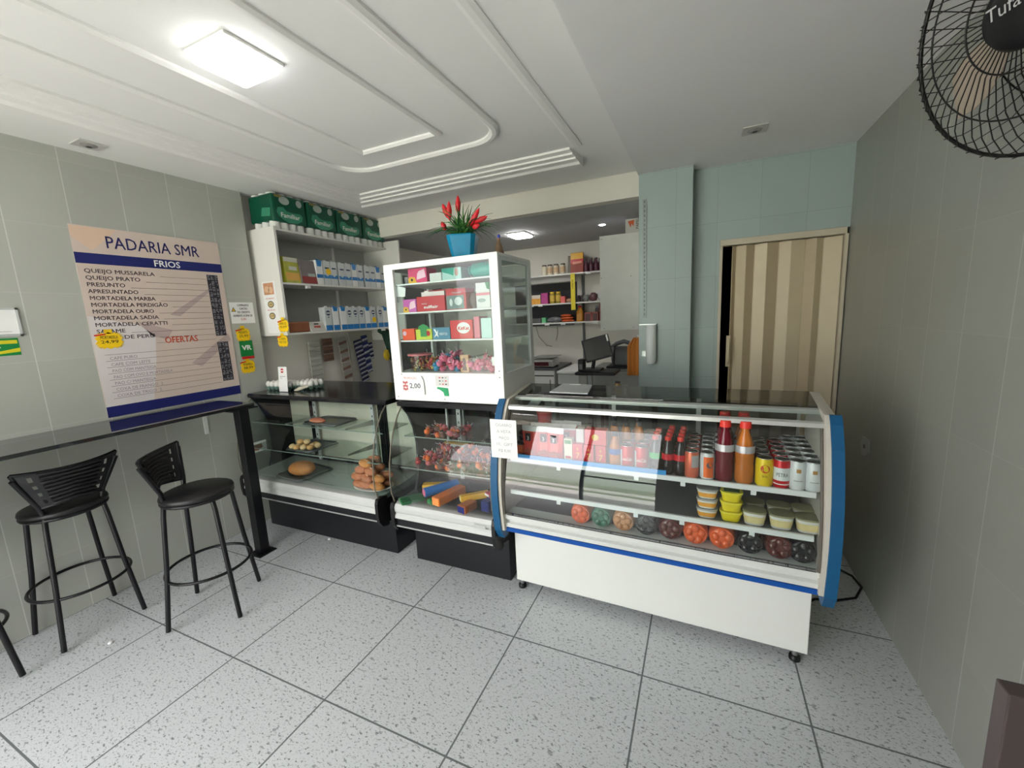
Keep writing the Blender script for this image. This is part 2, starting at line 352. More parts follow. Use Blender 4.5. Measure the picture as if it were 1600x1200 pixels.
obj('front_grille', mb, wire, t, world=True)
mb = MB(); mb.tube(ring(.2, -.09, 0), 0.0022, 5, closed=True)
for k in range(48):
    a = 2*pi*k/48
    mb.tube([fp(.308, a, .006), fp(.30, a+.03, -.03), fp(.25, a+.1, -.075), (fp(.16, a+.2, -.1)), fp(.07, a+.3, -.1)], 0.0014, 4, caps=False)
obj('rear_grille', mb, wire, t, world=True)
Mf = Matrix((u, w, n)).transposed().to_4x4(); Mf.translation = FC
hub = MB().lathe([(.078, .02), (.08, .045), (.07, .062), (.04, .070), (0, .073)], seg=28); hub.v = [Mf @ v for v in hub.v]
h = obj('hub_cover', hub, black_plastic, t, world=True)
lt = MB().text('Tufao', FC+n*.074, -u, -w if False else V(0, 0, 1)-n*n.z, 0.04, align='CENTER', lift=0.001)
obj('lettering', lt, mat('silver_print', (190, 190, 190), 0.4), h, world=True)
for k in range(3):
    a0 = 2*pi*k/3+.4; mb = MB(); top = []; bot = []
    for i in range(7):
        s_ = i/6; r1 = .05+.2*s_; wd = .35+.55*sin(pi*min(1, s_*.8+.1)); 
        top.append((r1, a0-wd/2, -.03)); bot.append((r1, a0+wd/2, .012))
    vs = [fp(*p) for p in top]+[fp(*p) for p in bot]+[fp(p[0], p[1], p[2]-.003) for p in top]+[fp(p[0], p[1], p[2]-.003) for p in bot]
    fs = [(i, i+1, 8+i, 7+i) for i in range(6)]+[(21+i, 22+i, 15+i, 14+i) for i in range(6)]+[(0, 7, 21, 14), (6, 20, 27, 13)]+[(i, 14+i, 15+i, i+1) for i in range(6)]+[(7+i, 8+i, 22+i, 21+i) for i in range(6)]
    obj('blade', mb.add(vs, fs), mat('fan_blade', (172, 158, 142), 0.35), t, world=True)
mt = MB().lathe([(.03, -.2), (.062, -.19), (.07, -.12), (.06, -.04), (.02, -.02), (.015, .03)], seg=20); mt.v = [Mf @ v for v in mt.v]
obj('motor', mt, black_plastic, t, world=True)
obj('bracket', MB().tube([FC-n*.14, FC-n*.16+V(0, 0, -.08), V(.80, 1.47, 2.0)], 0.014, 8).box(.80, .82, 1.42, 1.52, 1.93, 2.07), black_metal, t, world=True)

# ================================================================== LEFT WALL: menu, notices, counter, stools
def LW(y, z, d=0.0): return V(XL+d, y, z)
menu_bg = mat('menu_print', (214, 196, 186), 0.35, noise=0.10, scale=3)
t = thing('menu_board', 'large beige printed price board with navy bands on the left wall', 'menu board', (XL, 1.585, 1.05))
x0, x1, z0, z1 = 1.188, 1.978, 1.062, 2.165
obj('panel', MB().box(XL+.001, XL+.004, x0, x1, z0, z1), menu_bg, t, world=True)
O = LW(0, 0, .004)
tan = mat('knife_grey_print', (188, 168, 164), 0.4); peach = mat('peach_print', (226, 196, 172), 0.4)
mb = MB()
mb.poly(O, Y_, Z_, [(1.19, 2.16), (1.40, 2.16), (1.27, 2.03), (1.19, 2.1)], 0, .0002).poly(O, Y_, Z_, [(1.60, 1.66), (1.90, 1.86), (1.90, 1.84), (1.66, 1.65)], 1, .0002).poly(O, Y_, Z_, [(1.68, 1.33), (1.95, 1.52), (1.965, 1.47), (1.74, 1.30)], 1, .0002).poly(O, Y_, Z_, [(1.19, 1.66), (1.42, 1.60), (1.5, 1.53), (1.48, 1.38), (1.42, 1.08), (1.19, 1.08)], 2, .0002).poly(O, Y_, Z_, [(1.42, 1.62), (1.60, 1.56), (1.56, 1.5), (1.48, 1.53)], 1, .0002)
bgm = [peach, tan, mat('pale_print', (222, 214, 214), 0.4)]; i0 = 0
for fi, f_ in enumerate(mb.f): obj('background_print', MB().add([mb.v[i] for i in f_], [tuple(range(len(f_)))]), bgm[mb.m[fi]], t, world=True)
for za, zb in ((1.955, 2.015), (1.062, 1.125)): obj('navy_band', MB().rect(O, Y_, Z_, x0, x1, za, zb, 0, .0006), navy, t, world=True)
mb = MB().text('PADARIA SMR', LW(1.335, 2.052, .004), Y_, Z_, 0.098, width=.50, bold=.0006)
obj('title_lettering', mb, mat('title_ink', (32, 30, 92), 0.5), t, world=True)
obj('heading_lettering', MB().text('FRIOS', LW(1.56, 1.967, .004), Y_, Z_, 0.055, width=.145, bold=.001, lift=.0012), paper, t, world=True)
obj('offers_lettering', MB().text('OFERTAS', LW(1.545, 1.478, .004), Y_, Z_, 0.056, width=.195, bold=.001), mat('orange_red_ink', (196, 70, 34), 0.5), t, world=True)
items = ['QUEIJO MUSSARELA', 'QUEIJO PRATO', 'PRESUNTO', 'APRESUNTADO', 'MORTADELA MARBA', 'MORTADELA PERDIGÃO', 'MORTADELA OURO', 'MORTADELA SADIA', 'MORTADELA CERATTI', 'SALAME', 'PEITO DE PERU']
mb = MB(); ml = MB()
for i, s_ in enumerate(items):
    z = 1.905-i*.0385
    mb.text(s_, LW(1.215, z, .004), Y_, Z_, 0.032, width=.0205*len(s_)+.01, bold=.0007)
    ml.rect(O, Y_, Z_, 1.225+.0205*len(s_)+.03, 1.86, z-.003, z-.001, 0, .0006)
ml.rect(O, Y_, Z_, 1.50, 1.86, 1.905-11*.0385, 1.907-11*.0385)
hand = ['CAFE PURO', 'CAFE COM LEITE', 'PAO COM MANTEIGA', 'PAO COM OVO E MORTADELA', 'PAO C/ MANTEIGA', 'COXA DE FRANGO  2,', 'COXA DE TRIGO  2,']
for i in range(8): ml.rect(O, Y_, Z_, 1.23, 1.86, 1.43-i*.0375, 1.432-i*.0375)
obj('menu_lettering', mb, mat('brown_ink', (74, 62, 66), 0.5), t, world=True)
obj('ruled_lines', ml, mat('rule_ink', (104, 88, 88), 0.5), t, world=True)
mb = MB()
for i, s_ in enumerate(hand): mb.text(s_, LW(1.25, 1.400-i*.0375, .004), Y_, Z_, 0.026, width=.0125*len(s_)+.02)
obj('handwritten_lettering', mb, mat('marker_ink', (138, 130, 138), 0.6), t, world=True)
rg = random.Random(3)
for (ya, yb, za, zb, n_) in ((1.866, 1.940, 1.505, 1.935, 11), (1.866, 1.942, 1.175, 1.460, 7)):
    mb = MB(); mc = MB(); mb.rect(O, Y_, Z_, ya, yb, za, zb, 0, .0008); h_ = (zb-za)/n_
    for i in range(n_):
        for j in range(3):
            cx = ya+.014+j*.023; cz = za+h_*(i+.5); a_, b_ = .007, h_*.34
            for seg_ in ((-a_, a_, b_-.002, b_+.001), (-a_, a_, -.0015, .0015), (-a_, a_, -b_, -b_+.003), (-a_, -a_+.003, 0, b_), (a_-.003, a_, 0, b_), (-a_, -a_+.003, -b_, 0), (a_-.003, a_, -b_, 0)):
                if rg.random() < .62: mc.rect(O, Y_, Z_, cx+seg_[0], cx+seg_[1], cz+seg_[2], cz+seg_[3], 0, .0014)
    obj('price_strip', mb, mat('dark_price_strip', (46, 44, 54), 0.4), t, world=True)
    obj('price_digits', mc, mat('digit_grey', (170, 168, 172), 0.5), t, world=True)

def notice(name, label, cat, y0, y1, z0, z1, m=paper, th=.002, x=XL, group=None):
    t = thing(name, label, cat, (x, (y0+y1)/2, z0), group=group)
    obj('sheet', MB().box(x, x+th, y0, y1, z0, z1), m, t, world=True); return t
t = notice('wall_notice', 'white warning notice with small triangle right of the price board', 'notice', 1.995, 2.175, 1.588, 1.745)
mb = MB()
for i, s_ in enumerate(('COMPRAMOS', 'CARTÃO', 'DE CREDITO', 'SOMENTE ACIMA DE')): mb.text(s_, LW(2.095 if i < 3 else 2.085, 1.716-i*.026, .002), Y_, Z_, 0.022, align='CENTER', width=.0085*len(s_)+.01, bold=.0004)
obj('lettering', mb, ink, t, world=True)
obj('red_lettering', MB().text('5,00', LW(2.085, 1.612, .002), Y_, Z_, 0.024, align='CENTER'), red_ink, t, world=True)
mb = MB().poly(LW(2.02, 1.69, .002), Y_, Z_, [(-.018, -.014), (.018, -.014), (0, .02)]).poly(LW(2.02, 1.69, .003), Y_, Z_, [(-.012, -.010), (.012, -.010), (0, .013)], 1).rect(LW(2.02, 1.69, .004), Y_, Z_, -.0015, .0015, -.006, .006, 0)
obj('warning_triangle', mb, [ink, yellow], t, world=True)
def burst(name, label, y, z, w_, h_, x=XL, lines=('PROMOÇÃO', 'R$ 5,00'), facing='x', group='yellow starburst price tags'):
    r, u_ = (Y_, Z_) if facing == 'x' else (X_, Z_)
    o = V(x, y, z) if facing == 'x' else V(y, x, z)
    t = thing('price_starburst', label, 'price tag', tuple(o), group=group); n_ = V(*r).cross(V(*u_))
    pts = []
    for k in range(44):
        a = 2*pi*k/44; q = 1.0 if k % 2 else .80; pts.append((w_/2*q*(abs(cos(a))**.55)*(1 if cos(a) > 0 else -1), h_/2*q*(abs(sin(a))**.55)*(1 if sin(a) > 0 else -1)))
    O2 = o+n_*.003; front = [O2+V(*r)*a+V(*u_)*b for a, b in pts]; back = [v-n_*.003 for v in front]; k = len(pts)
    mb = MB().add(front+back, [tuple(range(k)), tuple(range(k, 2*k))[::-1]]+[(i, k+i, k+(i+1) % k, (i+1) % k) for i in range(k)])
    mb.rect(O2, r, u_, -w_*.14, w_*.14, h_*.4, h_*.66, 0, 0)
    obj('card', mb, yellow, t, world=True)
    obj('red_print', MB().poly(O2, r, u_, [(-w_*.5, h_*.36), (-w_*.1, h_*.42), (-w_*.1, h_*.34), (-w_*.48, h_*.28)], 0, .0006), red_ink, t, world=True)
    mb = MB()
    for i, s_ in enumerate(lines): mb.text(s_, O2+V(*u_)*(h_*.1-i*h_*.26), r, u_, h_*.26, align='CENTER', width=w_*.6, lift=.001)
    obj('lettering', mb, ink, t, world=True); return t
burst('s', 'yellow starburst price tag stuck over the lower left of the price board', 1.265, 1.515, .135, .10, x=XL+.005, lines=('MORTADELA', '24,99'))
burst('s', 'yellow starburst price tag directly above the green sign', 2.065, 1.50, .115, .105, lines=('PRESUNTO', '25,99'))
burst('s', 'yellow starburst price tag directly below the green sign', 2.065, 1.255, .12, .105, lines=('MUSSARELA', '38,99'))
t = notice('card_sign', 'small green square sign with white letters between two yellow tags', 'sign', 2.025, 2.125, 1.335, 1.455, green_ink, .003)
obj('lettering', MB().text('VR', LW(2.075, 1.385, .003), Y_, Z_, 0.05, align='CENTER', width=.07, bold=.003), paper, t, world=True)
obj('red_strip', MB().box(XL, XL+.004, 2.03, 2.125, 1.315, 1.335), red_ink, t, world=True)
t = notice('framed_certificate', 'white framed card with round emblem at the left edge above a green sticker', 'framed card', .66, .915, 1.575, 1.70, paper, .006)
obj('frame', MB().box(XL, XL+.009, .65, .925, 1.697, 1.707).box(XL, XL+.009, .65, .925, 1.563, 1.573).box(XL, XL+.009, .915, .925, 1.563, 1.707).box(XL, XL+.009, .65, .66, 1.563, 1.707), mat('clear_frame', (190, 194, 192), 0.2), t, world=True)
mb = MB().disc(LW(.79, 1.645, .006), Y_, Z_, 0, 0, .048, .048, 0).disc(LW(.79, 1.645, .006), Y_, Z_, 0, 0, .040, .040, 1, lift=.001).rect(LW(.79, 1.645, .006), Y_, Z_, -.046, .046, -.012, .012, 2, .0015).rect(LW(.79, 1.645, .006), Y_, Z_, -.1, .1, -.058, -.056, 3)
obj('emblem', mb, [red_ink, paper, ink, mat('grey_print', (150, 150, 150))], t, world=True)
t = notice('wall_sticker', 'green and yellow sticker at the left edge below the framed card', 'sticker', .66, .905, 1.468, 1.555, green_ink, .001)
obj('yellow_stripe', MB().rect(LW(0, 0, .001), Y_, Z_, .66, .90, 1.527, 1.545).poly(LW(0, 0, .001), Y_, Z_, [(.66, 1.475), (.78, 1.472), (.905, 1.485), (.905, 1.505), (.84, 1.492), (.76, 1.484), (.66, 1.49)]).rect(LW(0, 0, .001), Y_, Z_, .72, .84, 1.508, 1.513, 1), [mat('yellow_print', (214, 204, 40)), paper], t, world=True)

# black polished counter along the left wall
t = thing('wall_counter', 'narrow polished black counter along the left wall on a square post', 'counter', (-2.97, 1.69, 0))
obj('countertop', MB().box(-3.2, -2.745, -1.1, 1.775, 1.03, 1.05), mat('polished_black_granite', (34, 36, 38), 0.04, noise=0.15, scale=60, coat=0.6), t, world=True, bevel=0.002)
obj('post', MB().box(-2.80, -2.735, 1.66, 1.725, 0.008, 1.03), black_metal, t, world=True, bevel=0.003)
obj('foot_plate', MB().box(-2.825, -2.70, 1.625, 1.75, 0, 0.008), black_metal, t, world=True)
obj('top_plate', MB().box(-2.85, -2.71, 1.6, 1.775, 1.022, 1.03), black_metal, t, world=True)
obj('wall_bracket', MB().box(-3.198, -3.19, 1.685, 1.712, 0.82, 1.03).box(-3.198, -3.05, 1.685, 1.712, 1.02, 1.03), white_paint, t, world=True, bevel=0.001)

# bar stools
stool_m = mat('stool_black_tube', (24, 24, 27), 0.3, 0.3); vinyl = mat('black_vinyl', (20, 20, 22), 0.38, bump=0.1, scale=60); weave = mat('black_woven_strips', (26, 26, 29), 0.45)
def make_stool(label):
    """origin on the floor under the seat; the backrest stands on the -x side"""
    t = thing('bar_stool', label, 'bar stool', group='black bar stools at the wall counter')
    obj('seat', MB().lathe([(.15, .672), (.163, .676), (.168, .688), (.164, .70), (.145, .708), (.0, .712)], seg=32), vinyl, t)
    obj('seat_ring', MB().tube([(.158*cos(2*pi*k/32), .158*sin(2*pi*k/32), .668) for k in range(32)], 0.009, 8, closed=True), stool_m, t)
    for sx in (-1, 1):
        for sy in (-1, 1):
            p0 = V(.105*sx, .105*sy, .665); p1 = V(.165*sx, .165*sy, .012)
            pts = [p0*1.0, p0.lerp(p1, .08)+V(.006*sx, .006*sy, 0), p0.lerp(p1, .5), p1]
            if sx < 0: pts = [V(-.138, .188*sy, .905), V(-.108, .120*sy, .745), V(-.107, .108*sy, .69)] + pts[1:]
            obj('leg', MB().tube(pts, 0.0115, 10), stool_m, t)
    for k in range(4):
        sx, sy = ((-1, -1), (-1, 1), (1, -1), (1, 1))[k]
    mbf = MB().tube([(.196*cos(2*pi*k/40), .196*sin(2*pi*k/40), .27) for k in range(40)], 0.008, 8, closed=True)
    obj('footrest_ring', mbf, stool_m, t)
    # backrest: curved tapering woven panel
    mb = MB(); nz, na = 9, 22; grid = []
    def pt(i, j, d):
        s_ = i/nz; q = (j/na-.5)*2
        half = .115+.075*s_; z = .735+.185*s_ - .02*(1-abs(q))*(1-s_)*-1; r = .155+.03*s_
        return V(-r+.05*q*q-d-.0, half*q, z+.012*q*q*(1 if s_ > .8 else 0))
    for (d, fl) in ((0, False), (.008, True)):
        vs = [pt(i, j, d) for i in range(nz+1) for j in range(na+1)]
        fs = [(i*(na+1)+j, i*(na+1)+j+1, (i+1)*(na+1)+j+1, (i+1)*(na+1)+j) for i in range(nz) for j in range(na) if not (j in (2, na-3) and 0 < i < nz-1 and i % 2) and not (i == 1 and j % 2 and 2 < j < na-2)]
        if fl: fs = [f[::-1] for f in fs]
        mb.add(vs, fs)
    for i in range(nz):   # horizontal weave strips on both faces
        for d in (-.004, .012):
            mb.tube([pt(i+.5, j, d + (.003 if (i+j) % 2 else -.001)) for j in range(4, na-3)], 0.0075, 5)
    obj('backrest', mb, weave, t)
    fr_ = MB().tube([pt(nz, j, .004) for j in range(na+1)], 0.008, 8).tube([pt(0, j, .004) for j in range(na+1)], 0.007, 8)
    for j in (0, na): fr_.tube([pt(i, j, .004) for i in range(nz+1)], 0.009, 8)
    obj('backrest_frame', fr_, stool_m, t)
    return t
s0 = make_stool('black round bar stool nearest the post, angled away from the counter')
s0.location = (-2.466, 1.215, 0); s0.rotation_euler = (0, 0, rad(40))
dup(s0, (-2.998, .872, 0), rad(180), 'middle black bar stool with its woven back to the room, facing the counter')
dup(s0, (-2.99, .40, 0), rad(180), 'third black bar stool cut by the left edge of the picture')

# ================================================================== BLACK CURVED-GLASS COUNTER CASES
GP = [(1.862, .452), (1.842, .52), (1.838, .60), (1.848, .70), (1.872, .80), (1.912, .90), (1.962, .98), (2.012, 1.028)]
def sheet(prof, x0, x1, th=.005, mi=0):
    """a bent pane: profile (y,z) swept in x with real thickness"""
    n = len(prof); outer = []
    for i, (y, z) in enumerate(prof):
        a = prof[max(i-1, 0)]; b = prof[min(i+1, n-1)]; dy, dz = b[0]-a[0], b[1]-a[1]; l = math.hypot(dy, dz)
        outer.append((y+dz/l*th, z-dy/l*th))
    return MB().prism(list(prof)+outer[::-1], x0, x1, mi, smooth=True)
case_shelf = glass_mat('shelf_glass', (0.90, 0.955, 0.94), 1.0)
deck_m = mat('deck_steel', (176, 186, 180), 0.22, 0.35)
def curved_case(x0, x1, label, deck, dark_rear, mull):
    t = thing('display_case', label, 'display case', ((x0+x1)/2, 2.0, 0), group='black curved glass counter cases')
    b0, b1 = x0+.03, x1-(.03 if not dark_rear else .004)
    obj('base', MB().box(b0, b1, 2.0, 2.58, 0.0, .27), black_lam, t, world=True, bevel=0.003)
    obj('body', MB().prism([(2.0, .262), (1.862, .295), (1.850, .31), (1.850, .353), (1.875, .356), (1.875, .42), (2.62, .42), (2.62, .262)], x0+.005, x1-.005), black_lam, t, world=True)
    bp = [(1.875, .352), (1.850, .354), (1.838, .362), (1.842, .380), (1.850, .392), (1.842, .405), (1.840, .43), (1.852, .45), (1.875, .452)]
    obj('front_bumper', MB().prism(bp, x0+.012, x1-.012, smooth=False), mat('bumper_white', (200, 202, 200), 0.3), t, world=True)
    obj('trim_strip', MB().prism([(1.862, .298), (1.846, .304), (1.846, .312), (1.862, .312)], x0+.012, x1-.012), alu, t, world=True)
    cp = [(1.90, .262), (1.86, .275), (1.835, .31), (1.828, .36), (1.828, .43), (1.838, .458), (1.88, .468), (1.92, .455), (1.92, .262)]
    for a in (x0, x1-.022): obj('end_cap', MB().prism(cp, a, a+.022), black_plastic, t, world=True, bevel=0.004)
    obj('deck', MB().prism([(1.868, .425), (1.868, .452), (2.28, .478), (2.28, .425)], x0+.02, x1-.02), deck, t, world=True)
    obj('curved_glass', sheet(GP, x0+.004, x1-.004), glassf, t, world=True)
    sg = GP + [(2.25, 1.028), (2.25, .45)]
    for a in (x0+.012, x1-.018):
        obj('side_glass', MB().prism([(y+.007, z-.001) for y, z in GP] + [(2.1, 1.02), (2.1, .455)], a, a+.005), glass, t, world=True)
        obj('glass_edge', MB().tube([(a+.002, y-.002, z) for y, z in GP], .004, 6), mat('edge_brown_glass', (112, 106, 92), 0.3), t, world=True)
    arc = [(1.985, 1.028), (2.04, .96), (2.08, .87), (2.10, .76), (2.098, .64), (2.08, .54), (2.05, .455), (2.30, .455), (2.30, 1.028)]
    obj('side_panel', MB().prism(arc, x0+.018, x0+.034), black_lam, t, world=True)
    if dark_rear: obj('side_panel', MB().prism(arc, x1-.034, x1-.018), black_lam, t, world=True)
    obj('top', MB().prism([(1.985, 1.028), (1.982, 1.045), (1.992, 1.058), (2.60, 1.062), (2.60, 1.028)], x0-.005, x1+.005), mat('black_gloss_top', (30, 30, 33), 0.14), t, world=True)
    for (a, wd, mk) in mull: obj('mullion', MB().box(a, a+wd, 2.285, 2.30, .46, 1.03), mk, t, world=True)
    obj('rear_sill', MB().box(x0+.02, x1-.02, 2.27, 2.31, .42, .50), black_lam, t, world=True)
    obj('rear_door', MB().box(x0+.03, x1-.03, 2.302, 2.307, .49, 1.03), mat('rear_cream_panel', (214, 210, 192), .5) if not dark_rear else glass_mat('smoked_glass', (.35, .37, .38), 1.2), t, world=True)
    strips = [x0+.34, x1-.40] if not dark_rear else [x0+.24, x1-.14]
    for a in strips:
        mb = MB().box(a, a+.03, 2.262, 2.27, .47, 1.0)
        for k in range(8): mb.box(a+.010, a+.020, 2.2605, 2.262, .50+k*.06, .515+k*.06, 1)
        st = obj('shelf_upright', mb, [mat('upright_white', (206, 208, 206), 0.4), mat('slot_dark', (90, 92, 92))], t, world=True)
        for zs in (.665, .845): obj('shelf_bracket', MB().prism([(2.262, zs-.002), (2.0, zs-.002), (2.0, zs-.012), (2.262, zs-.04)], a+.011, a+.019), steel, st, world=True)
    obj('glass_shelf', MB().box(x0+.05, x1-.02, 1.90, 2.24, .665, .671), case_shelf, t, world=True)
    obj('glass_shelf', MB().box(x0+.05, x1-.02, 1.96, 2.22, .845, .851), case_shelf, t, world=True)
    obj('shelf_edge', MB().box(x0+.05, x1-.02, 1.8985, 1.90, .665, .671).box(x0+.05, x1-.02, 1.9585, 1.96, .845, .851), mat('edge_green_glass', (120, 134, 126), 0.25), t, world=True)
    return t
c1 = curved_case(-3.13, -1.80, 'long black glass-front bakery case holding bread, nearest the left wall', deck_m, False, [(-2.86, .05, black_metal), (-2.15, .035, black_metal), (-2.10, .022, black_metal)])
obj('sticker', MB().box(-3.112, -3.111, 1.93, 2.06, .60, .68).poly(V(-3.111, 1.99, .64), Y_, Z_, [(-.05, -.02), (.0, -.03), (.04, -.01), (.03, .02), (-.03, .02)], 1), [paper, mat('bread_print', (150, 92, 70))], c1, world=True)
c2 = curved_case(-1.70, -0.988, 'short black glass-front case of wrapped sweets under the tall white cabinet', mat('dark_deck', (58, 60, 64), 0.25, 0.2), True, [(-1.56, .012, alu), (-1.44, .02, alu), (-1.24, .012, black_metal)])
obj('maker_plate', MB().rect(V(-1.10, 1.838, .41), X_, Z_, -.02, .05, -.012, .012, 0, .003).text('GELOPAR', V(-1.09, 1.836, .403), X_, Z_, .014, 1), [alu, ink], c2, world=True)

# ---- what lies in the bakery case
crust = mat('bread_crust', (196, 130, 72), 0.65, noise=0.22, scale=22, bump=0.3)
crust2 = mat('roll_crust', (186, 118, 84), 0.6, noise=0.22, scale=30, bump=0.3)
tray_m = mat('grey_tray', (92, 98, 98), 0.35, 0.4)
def tray(name, label, x0, x1, y0, y1, z, rz=0, group='trays in the bakery case', m=tray_m):
    t = thing(name, label, 'tray', ((x0+x1)/2, (y0+y1)/2, z), rz, group=group); a, b = (x1-x0)/2, (y1-y0)/2
    obj('tray_base', MB().box(-a, a, -b, b, 0, .004), m, t)
    obj('tray_rim', MB().tube([(-a+.02, -b, .01), (a-.02, -b, .01), (a, -b+.02, .01), (a, b-.02, .01), (a-.02, b, .01), (-a+.02, b, .01), (-a, b-.02, .01), (-a, -b+.02, .01)], .006, 6, closed=True), m, t); return t
tray('bread_tray', 'dark tray on the case floor under the big round loaf', -2.80, -2.52, 1.88, 2.16, .470, rad(-8))
lo = obj('round_loaf', MB().ball((0, 0, .045), (.10, .075, .052), seg=24, rings=12, wob=.02), crust, loc=(-2.64, 1.985, .476), rotz=rad(10)); tag(lo, 'big round bread loaf on a dark tray at the left of the bakery case', 'bread')
tray('bread_tray', 'dark tray on the upper glass shelf holding one long roll', -2.58, -2.26, 1.99, 2.2, .853)
lo = thing('long_roll', 'reddish long filled roll on the tray of the upper glass shelf', 'bread', (-2.47, 2.03, .857))
obj('crumb', MB().ball((0, 0, .022), (.075, .028, .02), seg=16), mat('hot_red_crust', (176, 92, 58), 0.5, noise=.15), lo)
obj('filling', MB().ball((0, -.014, .02), (.068, .017, .009), seg=14), mat('filling_tan', (208, 140, 104), 0.6), lo)
tray('bread_tray', 'grey tray on the lower glass shelf heaped with small buns', -2.70, -2.44, 1.92, 2.16, .673)
bun_m = [mat('bun_pale', (222, 190, 140), 0.6, noise=.12), mat('bun_gold', (206, 160, 100), 0.6, noise=.12)]
sp = [(-2.655, 1.945, 0), (-2.60, 1.935, 0), (-2.55, 1.95, 0), (-2.50, 1.965, 0), (-2.63, 1.985, 0), (-2.575, 1.99, 0), (-2.52, 2.0, 0), (-2.60, 1.97, .034), (-2.55, 1.985, .034), (-2.535, 2.04, 0), (-2.49, 2.02, 0)]
bun0 = None
for i, (x, y, dz) in enumerate(sp):
    if i < 2: b_ = obj('cheese_bun', MB().ball((0, 0, .018), (.024, .024, .019), seg=12, wob=.04), bun_m[i])
    else: b_ = (bun0, bun1)[i % 2].copy(); COL.objects.link(b_)
    if i == 0: bun0 = b_
    if i == 1: bun1 = b_
    b_.location = (x, y, .679+dz); tag(b_, 'small round golden cheese bun in the heap on the lower glass shelf', 'bun', 'cheese buns on the lower shelf tray')
pt_ = obj('white_plate', MB().lathe([(.07, 0), (.12, .008), (.145, .018), (.142, .019), (.07, .006), (0, .005)], seg=32, sy=.7), mat('white_china', (232, 232, 228), 0.2), loc=(-1.945, 1.965, .472)); tag(pt_, 'white oval plate under the heap of bread rolls in the bakery case', 'plate')
rg = random.Random(5)
rollsp = []
for lay, (nx, ny, zz) in enumerate(((3, 2, .0), (3, 2, .05), (2, 2, .098), (1, 2, .144))):
    for i in range(nx):
        for j in range(ny): rollsp.append((-1.945+(i-(nx-1)/2)*.078+rg.uniform(-.008, .008), 1.955+(j-(ny-1)/2)*.075+rg.uniform(-.006, .006), .484+zz, rg.uniform(-.5, .5)))
rolls = []
for i, (x, y, z, r) in enumerate(rollsp):
    if i < 3:
        q = thing('bread_roll', 'x', 'bread')
        obj('crust', MB().ball((0, 0, .026), (.05+.004*i, .034, .027), seg=16, rings=9, wob=.035, rng=rg), (crust2, crust, crust2)[i], q)
        obj('cut', MB().ball((0, -.004, .047), (.032, .008, .006), seg=10), mat('roll_crumb', (226, 190, 158), 0.8), q); rolls.append(q)
    else: q = dup(rolls[i % 3])
    q.location = (x, y, z); q.rotation_euler = (0, rg.uniform(-.12, .12), r); tag(q, 'brown crusty bread roll in the heap on the white plate', 'bread', 'bread rolls heaped on the white plate')

# ---- sweets case
def box_item(name, label, cat, cx, cy, z, w, d, h, m, rz=0, group=None, face=None, bevel=.001):
    """box with its base centre at (cx,cy,z); face(mb) draws on its front (-y) face; returns the thing"""
    t = thing(name, label, cat, (cx, cy, z), rz, group)
    obj('carton', MB().box(-w/2, w/2, -d/2, d/2, 0, h), m, t, bevel=bevel)
    if face:
        for part, ms, fn in face:
            mb = MB(); fn(mb, V(-w/2, -d/2, 0), w, h); obj(part, mb, ms, t)
    return t
wrap = [mat('wrap_red', (160, 26, 36), 0.3, noise=.3, scale=40), mat('wrap_dark_red', (110, 22, 32), 0.25, noise=.3, scale=40), mat('wrap_pink', (180, 84, 90), 0.3, noise=.2, scale=40), mat('wrap_brown', (112, 74, 62), 0.35, noise=.3, scale=40), mat('wrap_orange', (220, 104, 40), 0.3, noise=.2, scale=40)]
stick = mat('white_stick', (232, 230, 228), 0.5)
def lolly(m):
    t = thing('wrapped_lollipop', 'x', 'lollipop')
    obj('sweet', MB().ball((0, 0, .014), (.019, .019, .016), seg=10, rings=6), m, t)
    obj('wrapper', MB().lathe([(.004, .026), (.012, .036), (.014, .04)], seg=7), m, t)
    obj('stick', MB().tube([(0, 0, .02), (.006, 0, .066)], .0013, 5), stick, t)
    return t
lol = []
rg = random.Random(11)
def heap(n, x0, x1, y0, y1, z, hz, protos, label, group, tilt=1.2, cat='lollipop', key=None):
    for i in range(n):
        ms = wrap if key is None else key
        if len(protos) < len(ms): q = lolly(ms[len(protos)]); protos.append(q)
        else: q = dup(protos[rg.randrange(len(protos))])
        fx, fy = rg.random(), rg.random()
        q.location = (x0+(x1-x0)*fx, y0+(y1-y0)*fy, z+hz*(rg.random()**1.3)*sin(pi*(.12+.76*fx))); q.rotation_euler = (rg.uniform(-tilt, tilt), rg.uniform(-tilt, tilt), rg.uniform(0, 6.28))
        tag(q, label, cat, group)
heap(64, -1.58, -1.20, 1.925, 2.19, .673, .075, lol, 'red wrapped sweet on a stick in the left heap on the lower glass shelf', 'wrapped sweets heaped on the left of the lower glass shelf')
heap(40, -1.17, -1.00, 1.925, 2.17, .673, .05, lol, 'dark red wrapped sweet in the heap beside the blue counter end', 'wrapped sweets heaped on the right of the lower glass shelf')
heap(26, -1.54, -1.27, 1.99, 2.17, .853, .03, lol, 'pink and brown wrapped sweet in the thin heap on the upper glass shelf', 'wrapped sweets scattered on the upper glass shelf')
def pack(name, label, cat, x, y, z, l, w, h, m, mend, rz, group='biscuit packets on the floor of the sweets case', roundp=False, pitch=0):
    t = thing(name, label, cat, (x, y, z), rz, group); t.rotation_euler[0] = pitch
    if roundp: obj('wrapper', MB().lathe([(w/2, -l/2), (w/2, l/2)], seg=20, axis='y', cz=w/2), m, t); obj('end', MB().lathe([(w/2*.8, l/2), (w/2*.8, l/2+.003)], seg=20, axis='y', cz=w/2), mend, t)
    else: obj('wrapper', MB().box(-w/2, w/2, -l/2, l/2, 0, h), m, t, bevel=.004); obj('end', MB().box(-w/2+.004, w/2-.004, -l/2-.002, -l/2, .004, h-.004), mend, t)
    return t
